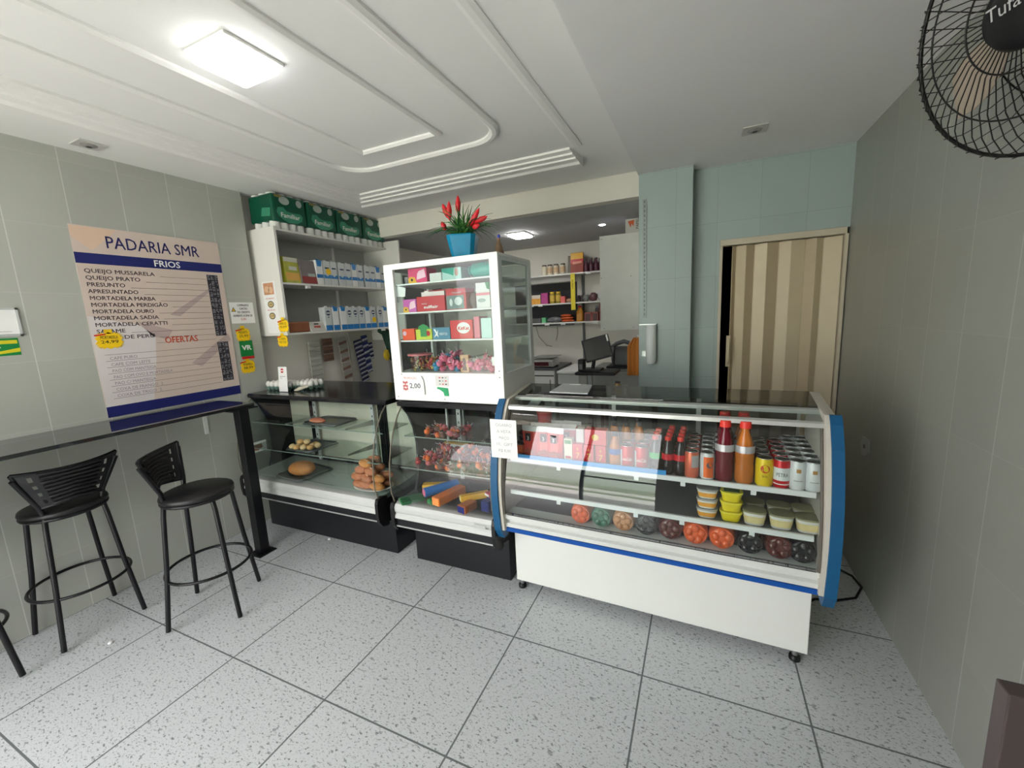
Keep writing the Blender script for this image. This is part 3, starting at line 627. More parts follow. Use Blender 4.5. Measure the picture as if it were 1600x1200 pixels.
bl = mat('pack_blue', (24, 110, 190), 0.35); org = mat('pack_orange', (232, 122, 40), 0.35); yel = mat('pack_yellow', (232, 176, 50), 0.35); grn = mat('pack_green', (30, 140, 70), 0.35); nv = mat('pack_navy', (34, 44, 110), 0.35); rd = mat('pack_red', (200, 40, 46), 0.35)
pack('biscuit_tube', 'blue round biscuit tube lying at the front of the sweets case floor', 'biscuits', -1.43, 1.99, .50, .22, .055, .055, bl, mat('pack_pink_end', (226, 120, 150)), rad(-32), roundp=True)
pack('biscuit_packet', 'orange square-ended packet lying right of the blue tube', 'biscuits', -1.35, 1.955, .482, .22, .06, .05, org, mat('pack_orange_light', (250, 150, 80)), rad(-14))
pack('biscuit_packet', 'green packet tucked under the blue tube and the orange packet', 'biscuits', -1.415, 1.93, .466, .12, .05, .03, grn, grn, rad(-25))
pack('biscuit_packet', 'yellow packet lying behind the blue tube', 'biscuits', -1.50, 2.05, .485, .18, .05, .04, yel, yel, rad(-66))
pack('biscuit_packet', 'slim yellow packet lying across the middle of the sweets case floor', 'biscuits', -1.185, 1.97, .50, .17, .04, .035, yel, mat('pack_cream', (230, 216, 170)), rad(-48))
pack('biscuit_packet', 'navy and orange packet standing under the slim yellow packet', 'biscuits', -1.19, 1.89, .466, .10, .06, .045, mat('pack_orange_brown', (176, 100, 58), .4), nv, rad(-14))
pack('biscuit_packet', 'navy packet with red edge near the right end of the sweets case', 'biscuits', -1.075, 1.95, .466, .10, .055, .06, nv, nv, rad(-10))
pack('biscuit_packet', 'orange and white packet on the lower glass shelf behind the sweets', 'biscuits', -1.45, 2.215, .685, .05, .17, .06, yel, paper, 0)
pack('biscuit_packet', 'green clear packet at the left corner of the sweets case floor', 'biscuits', -1.585, 1.90, .462, .14, .09, .02, mat('pack_green_dark', (40, 96, 60), .3), grn, rad(-40))
pack('biscuit_packet', 'pink wrapped packet on top of the navy packet near the right end', 'biscuits', -1.09, 1.99, .526, .05, .05, .02, mat('pack_rose', (200, 70, 90), .4), paper, rad(-30))

# ================================================================== BLUE AND WHITE REFRIGERATED COUNTER
FA = rad(-1.8); FO = V(-.93, 1.95, 0)
def fr(x, y, z=0):
    """place in the fridge's own frame: x along the front from the left end, y back from the base front"""
    return V(FO.x+x*cos(FA)-y*sin(FA), FO.y+x*sin(FA)+y*cos(FA), z)
FW = 1.37
t = thing('refrigerated_counter', 'white refrigerated counter with curved glass and blue ends full of drinks', 'refrigerated counter', tuple(FO), FA)
fridge = t
enamel = mat('white_enamel', (232, 233, 229), 0.28, noise=.02, scale=4); worn = mat('worn_rubber', (96, 90, 84), 0.6, noise=.2)
obj('base_panel', MB().box(0, FW, 0, .56, .058, .385), enamel, t, bevel=.003)
for x in (.02, FW-.04):
    for y in (.03, .5):
        f_ = obj('foot', MB().lathe([(.012, .02), (.012, .09)], x, y, 12), steel, t); obj('rubber_pad', MB().lathe([(.022, 0), (.022, .018), (.014, .024)], x, y, 14), black_plastic, f_)
obj('warning_label', MB().rect(V(0, 0, 0), X_, Z_, .015, .075, .345, .372, 0, .0008), mat('cream_label', (222, 214, 194)), t)
obj('front_moulding', MB().prism([(0, .425), (-.085, .425), (-.098, .432), (-.098, .452), (-.082, .458), (-.086, .475), (-.102, .480), (-.102, .503), (0, .503)], -.005, FW+.005), alu if False else mat('white_moulding', (216, 218, 215), 0.3), t)
obj('blue_stripe', MB().prism([(0, .392), (-.07, .392), (-.092, .402), (-.094, .425), (0, .425)], -.005, FW+.005), mat('stripe_blue', (10, 80, 166), 0.35), t)
obj('lower_lip', MB().prism([(0, .38), (-.05, .384), (-.07, .392), (0, .392)], -.005, FW+.005), mat('lip_grey', (190, 194, 196), .4), t)
obj('gasket', MB().prism([(-.104, .503), (-.104, .512), (-.09, .512), (-.09, .503)], .012, FW-.012), mat('dark_gasket', (40, 36, 34), .5), t)
FG = [(-.112, .512), (-.116, .54), (-.1165, .57), (-.114, .61), (-.108, .66), (-.099, .72), (-.0855, .78), (-.068, .84), (-.048, .90), (-.026, .96), (-.008, 1.01), (.010, 1.058)]
obj('curved_glass', sheet(FG, .012, FW-.012), glass_mat('fridge_glass', (0.94, 0.965, 0.96), 2.1, .01), t)
inner = mat('fridge_interior', (196, 198, 196), 0.45)
obj('inner_floor', MB().box(.01, FW-.01, -.10, .46, .485, .50), mat('dark_fridge_floor', (38, 40, 46), 0.35), t)
obj('rear_wall', MB().box(.01, FW-.01, .43, .47, .50, .79), mat('fridge_rear_dark', (44, 50, 56), .4), t)
for k in range(3):
    a = .012+k*.449; d_ = obj('rear_door', MB().box(a, a+.449, .445+.006*(k % 2), .452+.006*(k % 2), .79, 1.06), glass_mat('rear_door_glass', (.55, .58, .58), 1.0, .05), t)
    obj('rear_door_frame', MB().box(a, a+.012, .44, .455, .79, 1.06).box(a+.437, a+.449, .44, .455, .79, 1.06), alu, d_)
sidep = [(0.0, .385)]+[(-.02, .37), (-.10, .40), (-.125, .50), (-.136, .60), (-.135, .68), (-.126, .77), (-.104, .88), (-.068, .98), (-.02, 1.068), (.03, 1.085), (.03, .385)]
bluem = mat('end_panel_blue', (10, 84, 130), 0.5, noise=.06)
outl = [(-.02, .345), (-.095, .36), (-.128, .42), (-.140, .52), (-.146, .62), (-.143, .70), (-.132, .79), (-.110, .89), (-.074, .99), (-.028, 1.075), (.0, 1.108), (.10, 1.118), (.31, 1.142), (.36, 1.12), (.50, .98), (.50, .385), (.0, .345)]
band_ = outl[1:11]; band_ = band_ + [(y+.055, z-(.01 if z > 1.0 else 0)) for y, z in band_[::-1]]
for a, b in ((-.052, -.014), (FW+.014, FW+.052)):
    obj('end_panel', MB().prism(band_, a, b), bluem, t, bevel=.004)
    obj('side_board', MB().prism([(y+.05, z-.012) for y, z in outl[2:13]]+[(.49, .98), (.49, .385), (-.03, .385)], a+.004, b-.010), mat('worn_cream_edge', (202, 196, 184), 0.5, noise=.1, scale=30), t)
for a in (-.014, FW-.002): obj('inner_end_panel', MB().prism([(y+.012, z-.004) for y, z in outl[2:13]]+[(.47, .385), (.0, .385)], a, a+.016), mat('worn_cream_edge', (202, 196, 184), 0.5, noise=.1, scale=30), t)
for x in (.0, FW-.012): obj('glass_channel', MB().tube([(x+.006, y, z) for y, z in FG], .007, 6), worn, t)
obj('front_rail', MB().prism([(-.008, 1.055), (-.006, 1.072), (.006, 1.078), (.018, 1.076), (.018, 1.058)], .0, FW), alu, t)
obj('top_rail', MB().prism([(.085, 1.088), (.085, 1.104), (.10, 1.108), (.13, 1.108), (.13, 1.09)], .0, FW), mat('rail_silver', (188, 188, 184), .35, .4), t)
obj('top_front_glass', MB().prism([(.012, 1.076), (.012, 1.081), (.09, 1.106), (.09, 1.101)], .005, FW-.005), glass, t)
obj('top_glass', MB().prism([(.115, 1.109), (.115, 1.115), (.31, 1.142), (.31, 1.136)], .005, FW-.005), glass_mat('top_smoked_glass', (.52, .54, .54), 1.3), t)
obj('lamp_housing', MB().prism([(.02, 1.05), (.02, 1.072), (.08, 1.09), (.12, 1.088), (.12, 1.05)], .10, .16), steel, t)
# wire shelves
sh_m = mat('shelf_white', (232, 234, 234), 0.3)
for (y0, y1, z) in ((-.045, .40, .788), (-.06, .40, .612)):
    sh = obj('fridge_shelf', MB().box(.02, FW-.018, y0+.012, y1, z+.004, z+.010), mat('grey_wire_shelf', (104, 108, 112), 0.4), t)
    obj('shelf_front', MB().box(.02, FW-.018, y0, y0+.012, z-.006, z+.016), sh_m, sh)
    for k in (.28, .66, .86, 1.13): obj('price_clip', MB().box(k, k+.02, y0-.002, y0+.004, z-.024, z-.006), sh_m, sh)
obj('top_vent', MB().box(.01, .03, .12, .30, 1.04, 1.10), worn, t)
# blue price rail lying at the front of the top shelf
obj('price_rail', MB().box(.05, .80, -.05, -.046, .806, .828), mat('rail_blue', (50, 150, 220), 0.35), t)

# power cable
cb = obj('power_cable', MB().tube([(.52, 2.36, .006), (.57, 2.41, .005), (.66, 2.43, .005), (.76, 2.49, .005), (.815, 2.60, .005), (.80, 2.70, .006), (.72, 2.78, .006), (.60, 2.82, .01), (.50, 2.8, .03), (.48, 2.55, .12)], .006, 8), black_plastic); tag(cb, 'black power cable looped on the floor at the right end of the refrigerated counter', 'cable')
# notes stuck on and lying on the counter
pn = thing('price_note', 'white handwritten sheet hanging at the left end of the refrigerated counter', 'note', (-.895, 1.80, .845))
obj('sheet', MB().box(-.965, -.82, 1.80, 1.8015, .835, 1.035), paper, pn, world=True)
mb = MB()
for i, (s_, k) in enumerate((('CIGARRO', .8), ('A VISTA', .7), ('MAÇO', .5), ('10,  GIFT', .8), ('R$ 8,00', .6))): mb.text(s_, V(-.89, 1.80, 1.0-i*.033), X_, Z_, .022, align='CENTER', width=.11*k)
obj('handwriting', mb, mat('pencil_grey', (170, 170, 178), .6), pn, world=True)
cbp = obj('grey_board', MB().prism([(-.70, 1.965), (-.50, 1.955), (-.535, 2.20), (-.705, 2.21)], 1.147, 1.152, axis='z').xf(Matrix.Translation((0, 0, 0))), mat('grey_board', (176, 180, 182), .5)); tag(cbp, 'thin grey board lying on top of the refrigerated counter', 'board')
wp = obj('white_paper_slip', MB().box(-.66, -.60, 2.185, 2.20, 1.152, 1.154), paper); tag(wp, 'small white paper slip at the back edge of the grey board', 'paper')

# ---- drinks. makers return a thing with the base centre at its origin, front toward -y
rimm = mat('can_silver', (196, 198, 200), 0.25, 0.8)
def can(label, body, group, face=None, r=.031, h=.12):
    t = thing('drink_can', label, 'can', group=group)
    obj('body', MB().lathe([(r*.82, 0), (r, .008), (r, h-.014), (r*.86, h-.003)], seg=20), body, t)
    obj('lid', MB().lathe([(r*.86, h-.003), (r*.86, h), (r*.78, h), (r*.76, h-.004), (0, h-.004)], seg=20), rimm, t)
    if face: face(t, r, h)
    return t
def curve_text(t, s_, r, z, size, m, width, part='lettering'):
    mb = MB().text(s_, V(0, 0, z), X_, Z_, size, align='CENTER', width=width)
    mb.v = [V((r+.0006)*sin(v.x/r), -(r+.0006)*cos(v.x/r), v.z) for v in mb.v]
    return obj(part, mb, m, t)
def curve_band(t, r, z0, z1, m, part='band', a0=0, a1=2*pi, lift=.0004):
    n = 24; vs = []; rr = r+lift
    for k in range(n+1):
        a = a0+(a1-a0)*k/n; vs += [(rr*sin(a), -rr*cos(a), z0), (rr*sin(a), -rr*cos(a), z1)]
    return obj(part, MB().add(vs, [(2*k, 2*k+2, 2*k+3, 2*k+1) for k in range(n)], 0, True), m, t)
def bottle(label, liquid, cap, group, h=.19, r=.03, band=None, text=None, capw=.0, name='drink_bottle', tcol=None):
    t = thing(name, label, 'bottle', group=group); k = h
    obj('body', MB().lathe([(r*.8, 0), (r, .01), (r, k*.28), (r*.93, k*.34), (r, k*.42), (r, k*.55), (r*.72, k*.72), (r*.42, k*.84), (r*.40, k*.90)], seg=20), liquid, t)
    obj('cap', MB().lathe([(.014+capw, k*.895), (.014+capw, k*.985), (.012+capw, k)], seg=16), cap, t)
    if band: curve_band(t, r, k*.40, k*.56, band, 'label_band')
    if text: curve_text(t, text, r, k*.44, k*.11, tcol or paper, r*1.3)
    return t
cola = mat('cola_liquid', (24, 12, 12), 0.12, noise=0, coat=.5); orange_l = mat('orange_liquid', (190, 110, 40), 0.15, noise=.08); red_l = mat('grape_red_liquid', (104, 18, 34), 0.15, noise=.08)
capr = mat('cap_red', (226, 58, 48), 0.4); capk = mat('cap_dark', (34, 34, 38), 0.4)
can_red = mat('can_red', (204, 28, 40), .28, .2); can_or = mat('can_peach', (222, 112, 84), .3, .3); can_wh = mat('can_white', (222, 224, 226), .3, .1); can_ye = mat('can_yellow', (238, 206, 26), .3, .1); orange_m = mat('can_orange', (236, 110, 44), .3, .2)
ZS = .799
def place(proto, first, x, y, z, label=None, group=None, rz=0):
    q = proto if first else dup(proto)
    q.location = fr(x, y, z); q.rotation_euler = (0, 0, FA+rz)
    if label: q['label'] = label
    if group: q['group'] = group
    return q
def column(mk, x, ys, front_label, row_label, group, z=ZS, jx=0.0):
    """front thing gets its own label, those behind are told by their place in the row"""
    p = mk(front_label)
    for i, y in enumerate(ys):
        place(p, i == 0, x+jx*i, y, z, front_label if i == 0 else row_label % ORD[i], group)
cs = [-.005, .064, .133, .202, .271, .34]
G = 'drink cans on the top shelf'
def petra(t, r, h):
    curve_band(t, r, .035, .088, can_wh, 'label_band'); curve_text(t, 'PETRA', r, .052, .022, ink, .042); curve_band(t, r, .018, .022, paper, 'lower_stripe')
def sol(t, r, h):
    mb = MB().disc(V(0, 0, 0), X_, Z_, 0, .078, .017, .017, 0, 20).disc(V(0, 0, 0), X_, Z_, .003, .076, .009, .009, 1, 16, .0009); mb.v = [V((r+abs(v.y))*sin(v.x/r), -(r+abs(v.y))*cos(v.x/r), v.z) for v in mb.v]
    obj('emblem', mb, [mat('emblem_red', (206, 60, 30)), can_ye], t)
    curve_text(t, 'SKOL', r, .043, .012, ink, .02)
def whitef(t, r, h):
    curve_band(t, r, .075, .09, mat('gold_print', (176, 130, 70)), 'emblem', -.25, .25); curve_band(t, r, .04, .043, mat('grey_print', (150, 150, 150)), 'print_line', -.5, .5)
def cokef(t, r, h): curve_text(t, 'Coca-Cola', r, .05, .026, paper, .05); curve_band(t, r, .008, .10, mat('can_silver_panel', (190, 190, 194), .3), 'side_panel', -1.5, -.7)
def fantaf(t, r, h):
    curve_band(t, r, .012, .104, orange_m, 'orange_panel', -.5, .9); mb = MB().disc(V(0, 0, 0), X_, Z_, .01, .068, .013, .013); mb.v = [V((r+.001)*sin(v.x/r), -(r+.001)*cos(v.x/r), v.z) for v in mb.v]; obj('emblem', mb, mat('grey_emblem', (90, 92, 100)), t)
def peachf(t, r, h): curve_band(t, r, .05, .104, mat('can_grey_panel', (176, 170, 172), .3), 'grey_panel', .05, 1.3)
column(lambda l: can(l, can_wh, G, whitef), 1.345, cs, 'white can at the far right of the front row on the top shelf', 'white can, %s from the front in the far right column of cans', G)
column(lambda l: can(l, can_wh, G, whitef), 1.292, cs, 'white can between the red label can and the far right white can', 'white can, %s from the front in the second column from the right', G)
column(lambda l: can(l, can_red, G, petra), 1.243-.005, cs[:5], 'red and white can standing in the front row beside the yellow can', 'reddish can, %s from the front behind the red and white can', G)
column(lambda l: can(l, can_ye, G, sol, r=.033), 1.178, cs[:1], 'yellow can with a red emblem in the front row', 'x', G)
def brownc(l): return can(l, mat('can_brown', (130, 92, 80), .3, .3), G)
p = brownc('x')
for i, y in enumerate(cs[1:5]): place(p, i == 0, 1.175, y, ZS, 'brownish can, %s from the front behind the yellow can' % ORD[i+1], G)
GB = 'tall juice bottles on the top shelf'
def jug(liq, l):
    t = bottle(l, liq, capr, GB, h=.265, r=.036, capw=.008, name='juice_bottle'); curve_band(t, .036, .135, .165, mat('silver_band', (196, 196, 198), .25, .4), 'silver_band', lift=.002); return t
column(lambda l: jug(orange_l, l), 1.105, [.0, .08, .16], 'orange juice bottle with red cap in the front row', 'orange juice bottle, %s from the front', GB)
column(lambda l: jug(red_l, l), 1.03, [.0, .08, .16], 'dark red juice bottle with red cap in the front row', 'dark red juice bottle, %s from the front', GB)
column(lambda l: can(l, can_wh, G, fantaf, r=.03), .965, cs[:5], 'orange and white can in front, left of the dark red juice bottle', 'silver can, %s from the front in the column behind the orange and white can', G)
column(lambda l: can(l, can_or, G, peachf, r=.03), .902, cs[:5], 'peach coloured can beside the small cola bottles', 'peach coloured can, %s from the front in its column', G)
GC = 'small cola bottles on the top shelf'
lr = mat('label_red', (200, 24, 40), .4); lg = mat('label_green', (40, 170, 80), .4)
column(lambda l: bottle(l, cola, capr, GC, h=.175, r=.027, band=lr), .855, [0, .06, .12, .18], 'small cola bottle with red label next to the peach can', 'small cola bottle, %s from the front behind the right red label bottle', GC)
column(lambda l: bottle(l, cola, capr, GC, h=.175, r=.027, band=lr), .803, [0, .06, .12, .18], 'small cola bottle with red label, left one of the pair', 'small cola bottle, %s from the front behind the left red label bottle', GC)
column(lambda l: bottle(l, cola, capr, GC, h=.175, r=.027, band=lg), .748, [0, .06, .12], 'small cola bottle with green label in the front row', 'small cola bottle, %s from the front behind the green label bottle', GC)
column(lambda l: can(l, can_red, G, cokef), .688, cs[:5], 'red soda can with white script just left of the green label bottle', 'red soda can, %s from the front in the right of the red columns', G)
column(lambda l: can(l, can_red, G, cokef), .623, cs[:5], 'red soda can with white script beside the small orange bottle', 'red soda can, %s from the front in the left of the red columns', G)
GO = 'small orange drink bottles on the top shelf'
t0 = bottle('small orange drink bottle with blue and white label in the front row', orange_l, capk, GO, h=.175, r=.028, band=mat('label_blue', (40, 90, 170), .4)); place(t0, True, .565, 0, ZS)
p = bottle('x', orange_l, capk, GO, h=.20, r=.028)
for i, (x, y) in enumerate(((.54, .10), (.60, .10), (.66, .12), (.52, .18), (.58, .18), (.64, .19))): place(p, i == 0, x, y, ZS, ('orange drink bottle with dark cap, %s of three in the nearer rear row' % ('left', 'middle', 'right')[i]) if i < 3 else ('orange drink bottle with dark cap, %s of three in the far rear row' % ('left', 'middle', 'right')[i-3]), GO)
# juice cartons with a gold 7
def face7(mb, o, w, h): mb.text('7', o+V(w*.5, 0, h*.30), X_, Z_, h*.42, align='CENTER', lift=.001); mb.poly(o, X_, Z_, [(w*.5, h*.86), (w*.42, h*.72), (w*.58, h*.72)], 0, .001)
gold = mat('gold_print7', (214, 176, 60), .4)
GJ = 'red juice cartons'
for i, (x, l) in enumerate(((.385, 'red juice carton with gold seven, left of the three in front'), (.441, 'red juice carton with gold seven, middle of the three in front'), (.50, 'red juice carton with gold seven, right of the three in front'))):
    q = box_item('juice_carton', l, 'carton', 0, 0, 0, .05, .05, .105, rd, group=GJ, face=[('lettering', gold, face7)]) if i == 0 else dup(q, label=l)
    q.location = fr(x, .0, ZS); q.rotation_euler = (0, 0, FA)
q = box_item('juice_carton', 'larger red carton lying on top of the red juice cartons', 'carton', 0, 0, 0, .105, .05, .075, rd, group=GJ, face=[('emblem', gold, lambda mb, o, w, h: mb.disc(o, X_, Z_, w/2, h/2, .016, .016))]); q.location = fr(.472, .01, ZS+.106); q.rotation_euler = (0, 0, FA)
q = box_item('white_carton', 'small white carton on top, left of the red lying carton', 'carton', 0, 0, 0, .038, .05, .072, mat('carton_grey_white', (196, 194, 192), .5)); q.location = fr(.392, .02, ZS+.106); q.rotation_euler = (0, 0, FA)
q = box_item('juice_carton', 'small pale green and white carton beside the red pouches', 'carton', 0, 0, 0, .042, .04, .125, mat('carton_cream', (222, 222, 196), .4), group=None, face=[('print', [green_ink, red_ink], lambda mb, o, w, h: mb.rect(o, X_, Z_, .004, w-.004, h*.8, h*.96).rect(o, X_, Z_, .006, w-.006, h*.2, h*.3, 1))]); q.location = fr(.335, .0, ZS); q.rotation_euler = (0, 0, FA)
# red pouches with white tops
def pouch(label, group):
    t = thing('drink_pouch', label, 'pouch', group=group)
    sec = []
    for i in range(7):
        s_ = i/6; z = .175*s_; w_ = .036+.012*s_; d_ = .026*(1-s_)+.002
        sec.append([V(-w_, -d_*.3, z), V(-w_*.5, -d_, z), V(w_*.5, -d_, z), V(w_, -d_*.3, z), V(w_, d_*.3, z), V(w_*.5, d_, z), V(-w_*.5, d_, z), V(-w_, d_*.3, z)])
    def part(a, b):
        vs = [v for s_ in sec[a:b+1] for v in s_]; n_ = b-a+1
        return MB().add(vs, [(i*8+k, i*8+(k+1) % 8, (i+1)*8+(k+1) % 8, (i+1)*8+k) for i in range(n_-1) for k in range(8)]+[tuple(range(8))[::-1], tuple(range((n_-1)*8, n_*8))])
    obj('pouch_body', part(0, 5), mat('pouch_red', (218, 74, 62), .35, noise=.12, scale=10), t); obj('pouch_top', part(5, 6), mat('pouch_white', (214, 214, 212), .35), t)
    mb = MB().rect(V(0, -.024, 0), X_, Z_, -.016, .016, .10, .142, 0, .002).text('3', V(0, -.026, .105), X_, Z_, .03, 1, align='CENTER', lift=.001); mb.poly(V(0, -.028, 0), X_, Z_, [(-.03, .03), (.03, .035), (.03, .05), (0, .06), (-.03, .045)], 2, .001)
    obj('label_patch', mb, [ink, paper, mat('pouch_brown', (150, 60, 40))], t); return t
GPp = 'red drink pouches'
p = pouch('x', GPp)
for i, (x, y, l) in enumerate(((.125, -.005, 'red pouch with white top, leftmost in the front row'), (.20, .0, 'red pouch mostly hidden behind the front right pouch'), (.265, -.01, 'red pouch with white top, right one of the front row'), (.15, .06, 'red pouch in the second row, left'), (.225, .065, 'red pouch in the second row, middle'), (.30, .07, 'red pouch in the second row, right'), (.24, .13, 'red pouch at the back of the pouches, left'), (.31, .14, 'red pouch at the back of the pouches, right'))):
    q = place(p, i == 0, x, y, ZS, l, GPp, rz=rad((-6, 10, -4, 5, -5, 8, 3, -3)[i]))
q = thing('red_ice_cream_tub', 'red printed tub at the upper left, behind the pouches', 'tub'); obj('tub', MB().lathe([(.035, 0), (.042, .09)], seg=20), rd, q); obj('lid', MB().lathe([(.044, .09), (.044, .10)], seg=20), mat('tub_pink', (226, 120, 110), .4), q); q.location = fr(.13, .19, ZS+.11)
q0 = obj('grey_box', MB().box(-.06, .06, -.05, .05, 0, .11), mat('dark_carton', (70, 62, 66), .5)); q0.location = fr(.13, .19, ZS); tag(q0, 'dark carton under the red printed tub at the back left', 'carton')
q = thing('dessert_tub', 'small orange tub with black lid at the left of the top shelf', 'tub'); obj('tub', MB().lathe([(.025, 0), (.032, .05)], seg=4).xf(Matrix.Rotation(pi/4, 4, 'Z')), mat('tub_orange', (222, 108, 62), .4), q); obj('lid', MB().box(-.026, .026, -.026, .026, .05, .058), black_plastic, q, bevel=.003); q.location = fr(.062, .0, ZS+.02)
q1 = obj('tub_tray', MB().box(-.03, .03, -.03, .03, 0, .02), mat('dark_tray', (54, 50, 54), .5)); q1.location = fr(.062, .0, ZS); tag(q1, 'flat dark pack under the small orange tub', 'pack')
foil = mat('dark_foil', (92, 70, 74), .25, .3, noise=.3, scale=40)
for i, (x, y) in enumerate(((.05, .10), (.09, .13), (.05, .17))):
    if i == 0: p = thing('foil_pack_stack', 'x', 'wrapped packs'); [obj('foil_pack', MB().box(-.028, .028, -.03, .03, .024*k, .024*k+.021), foil, p, bevel=.004) for k in range(5)]; q = p
    else: q = dup(p)
    q.location = fr(x, y, ZS); tag(q, 'stack of dark foil packs at the left end of the top shelf, %s' % ('nearest the glass', 'in the middle', 'furthest back')[i], 'packs', 'stacks of dark foil packs')
# ---- tubs on the lower shelf
ZL = .623
def tub(label, body, lid, group, w=.042, d=.032, h=.05, stripe=None, lidh=.007, rim=None):
    t = thing('spread_tub', label, 'tub', group=group)
    def rr(s_, z): return [(s_*(w*cos(a)*(abs(cos(a))**-.35 if abs(cos(a)) > .05 else 1)), s_*(d*sin(a)*(abs(sin(a))**-.35 if abs(sin(a)) > .05 else 1)), z) for a in [2*pi*k/28+.01 for k in range(28)]]
    def loft(secs, mi=0):
        vs = [v for s_ in secs for v in s_]; n = len(secs); return MB().add(vs, [(i*28+k, i*28+(k+1) % 28, (i+1)*28+(k+1) % 28, (i+1)*28+k) for i in range(n-1) for k in range(28)], 0, True).add(secs[0], [tuple(range(28))[::-1]]).add(secs[-1], [tuple(range(28))])
    obj('tub_body', loft([rr(.76, 0), rr(.82, .003), rr(.98, h)]), body, t)
    obj('lid', loft([rr(1.03, h), rr(1.05, h+.002), rr(1.03, h+lidh), rr(.95, h+lidh)]), lid, t)
    if stripe: obj('print', loft([rr(.845, h*.2), rr(.965, h*.75)]), stripe, t)
    return t
GT = 'spread tubs on the lower shelf'
ob = mat('tub_orange_band', (236, 164, 60), .4, noise=.25, scale=18); wt = mat('tub_white', (226, 224, 218), .4)
p = tub('x', wt, mat('tub_lid_clear', (170, 168, 164), .25), GT, stripe=ob, h=.036)
for i in range(3): place(p, i == 0, .968, -.005, ZL+i*.045, 'white tub with orange print, %s of its stack of three' % ('bottom', 'middle', 'top')[i], GT)
p = tub('x', mat('tub_yellow', (236, 216, 40), .35), mat('tub_yellow_lid', (238, 224, 60), .35), GT, h=.036, stripe=None)
for i in range(3): place(p, i == 0, 1.062, -.005, ZL+i*.045, 'yellow tub, %s of its stack of three' % ('bottom', 'middle', 'top')[i], GT)
q = obj('green_lid_print', MB().box(-.03, .03, -.018, .018, 0, .001), mat('lid_green_print', (50, 96, 40), .4)); 
q.parent = [o for o in COL.objects if o.get('label') == 'yellow tub, top of its stack of three'][0]; q.location = (0, 0, .0432)
p = tub('x', wt, mat('tub_lid_olive', (150, 146, 112), .2), GT, w=.044, d=.036, h=.055, stripe=mat('tub_label_yellow_white', (224, 206, 150), .4, noise=.3, scale=14))
k = 0
for j, y in enumerate((-.005, .085)):
    for i, x in enumerate((1.150, 1.246, 1.338)):
        place(p, k == 0, x, y, ZL, 'clear lidded tub with pale label, %s of three in the %s row' % (('left', 'middle', 'right')[i], ('front', 'back')[j]), GT); k += 1
# ---- big soda bottles lying on the fridge floor, bases to the front
GS = 'large soda bottles lying on the fridge floor'
def soda(label, liq):
    t = thing('soda_bottle', label, 'bottle', group=GS); r = .052
    mb = MB().lathe([(.018, -.205), (.02, -.17), (.05, -.11), (r, -.08), (r, .085), (.046, .10)], seg=24, axis='y', cz=r)
    obj('body', mb, liq, t)
    mb = MB()
    for k in range(5):
        a = 2*pi*k/5+.3; mb.ball((.026*cos(a), -.098, r+.026*sin(a)), (.018, .016, .018), seg=10, rings=6)
    obj('petal_base', mb.ball((0, -.094, r), (.047, .012, .047), seg=20), liq, t)
    obj('cap', MB().lathe([(.0155, -.225), (.0155, -.205)], seg=16, axis='y', cz=r), capk, t); return t
so = mat('orange_soda', (226, 96, 40), .15, noise=.06, coat=.4); st_ = mat('tan_soda', (190, 130, 80), .15, noise=.06, coat=.4); sd = mat('dark_soda', (16, 13, 16), .12, noise=0, coat=.6); sr = mat('brown_soda', (92, 34, 26), .15, noise=.1, coat=.5); stl = mat('green_soda', (50, 110, 84), .15, coat=.4)
seq = [(.40, 'o', 'orange soda bottle base, leftmost behind the lower glass'), (.505, 'g', 'green soda bottle base right of the leftmost orange one'), (.61, 't', 'tan soda bottle base in the middle of the fridge floor'), (.715, 'd', 'dark cola bottle base right of the tan one'), (.82, 'b', 'brown red soda bottle base left of the two orange ones'), (.925, 'o', 'orange soda bottle base, left of the right-hand pair'), (1.03, 'o', 'orange soda bottle base, right of the right-hand pair'), (1.135, 'd', 'dark cola bottle base right of the orange pair'), (1.24, 'b', 'brown red soda bottle base second from the right end'), (1.32, 'd', 'dark cola bottle base at the right end of the fridge')]
pr = {}
for x, kx, l in seq:
    if kx not in pr: q = soda(l, {'o': so, 't': st_, 'd': sd, 'b': sr, 'g': stl}[kx]); pr[kx] = q
    else: q = dup(pr[kx])
    q.location = fr(x, .045, .50); q.rotation_euler = (0, 0, FA); q['label'] = l

# ================================================================== TALL WHITE SWEETS CABINET on the short case
ZC = 1.064; cx0, cx1, cy0, cy1, cz1 = -1.725, -.972, 2.0, 2.46, 1.862
t = thing('display_cabinet', 'white framed glass display cabinet of sweets standing on the short black case', 'display cabinet', (-1.35, 2.23, ZC))
cab = t
wpv = mat('cabinet_white', (240, 241, 238), 0.35, noise=.015, scale=3)
obj('bottom_box', MB().box(cx0, cx1, cy0, cy1, ZC, 1.235), wpv, t, world=True, bevel=.002)
obj('front_frame', MB().box(cx0, -1.660, cy0, cy0+.018, 1.235, cz1).box(-1.022, cx1, cy0, cy0+.018, 1.235, cz1).box(-1.660, -1.022, cy0, cy0+.018, 1.842, cz1), wpv, t, world=True)
obj('top_panel', MB().box(cx0, cx1, cy0, cy1, cz1-.002, cz1+.012), wpv, t, world=True, bevel=.002)
sf = mat('side_frame_white', (214, 218, 215), .4)
obj('side_frame', MB().box(cx1-.018, cx1, cy0+.018, cy0+.045, 1.235, cz1-.002).box(cx1-.018, cx1, cy1-.045, cy1, 1.235, cz1-.002).box(cx1-.018, cx1, cy0+.045, cy1-.045, 1.838, cz1-.002), sf, t, world=True)
obj('side_frame', MB().box(cx0, cx0+.018, cy0+.018, cy0+.045, 1.235, cz1-.002).box(cx0, cx0+.018, cy1-.045, cy1, 1.235, cz1-.002).box(cx0, cx0+.018, cy0+.045, cy1-.045, 1.838, cz1-.002), sf, t, world=True)
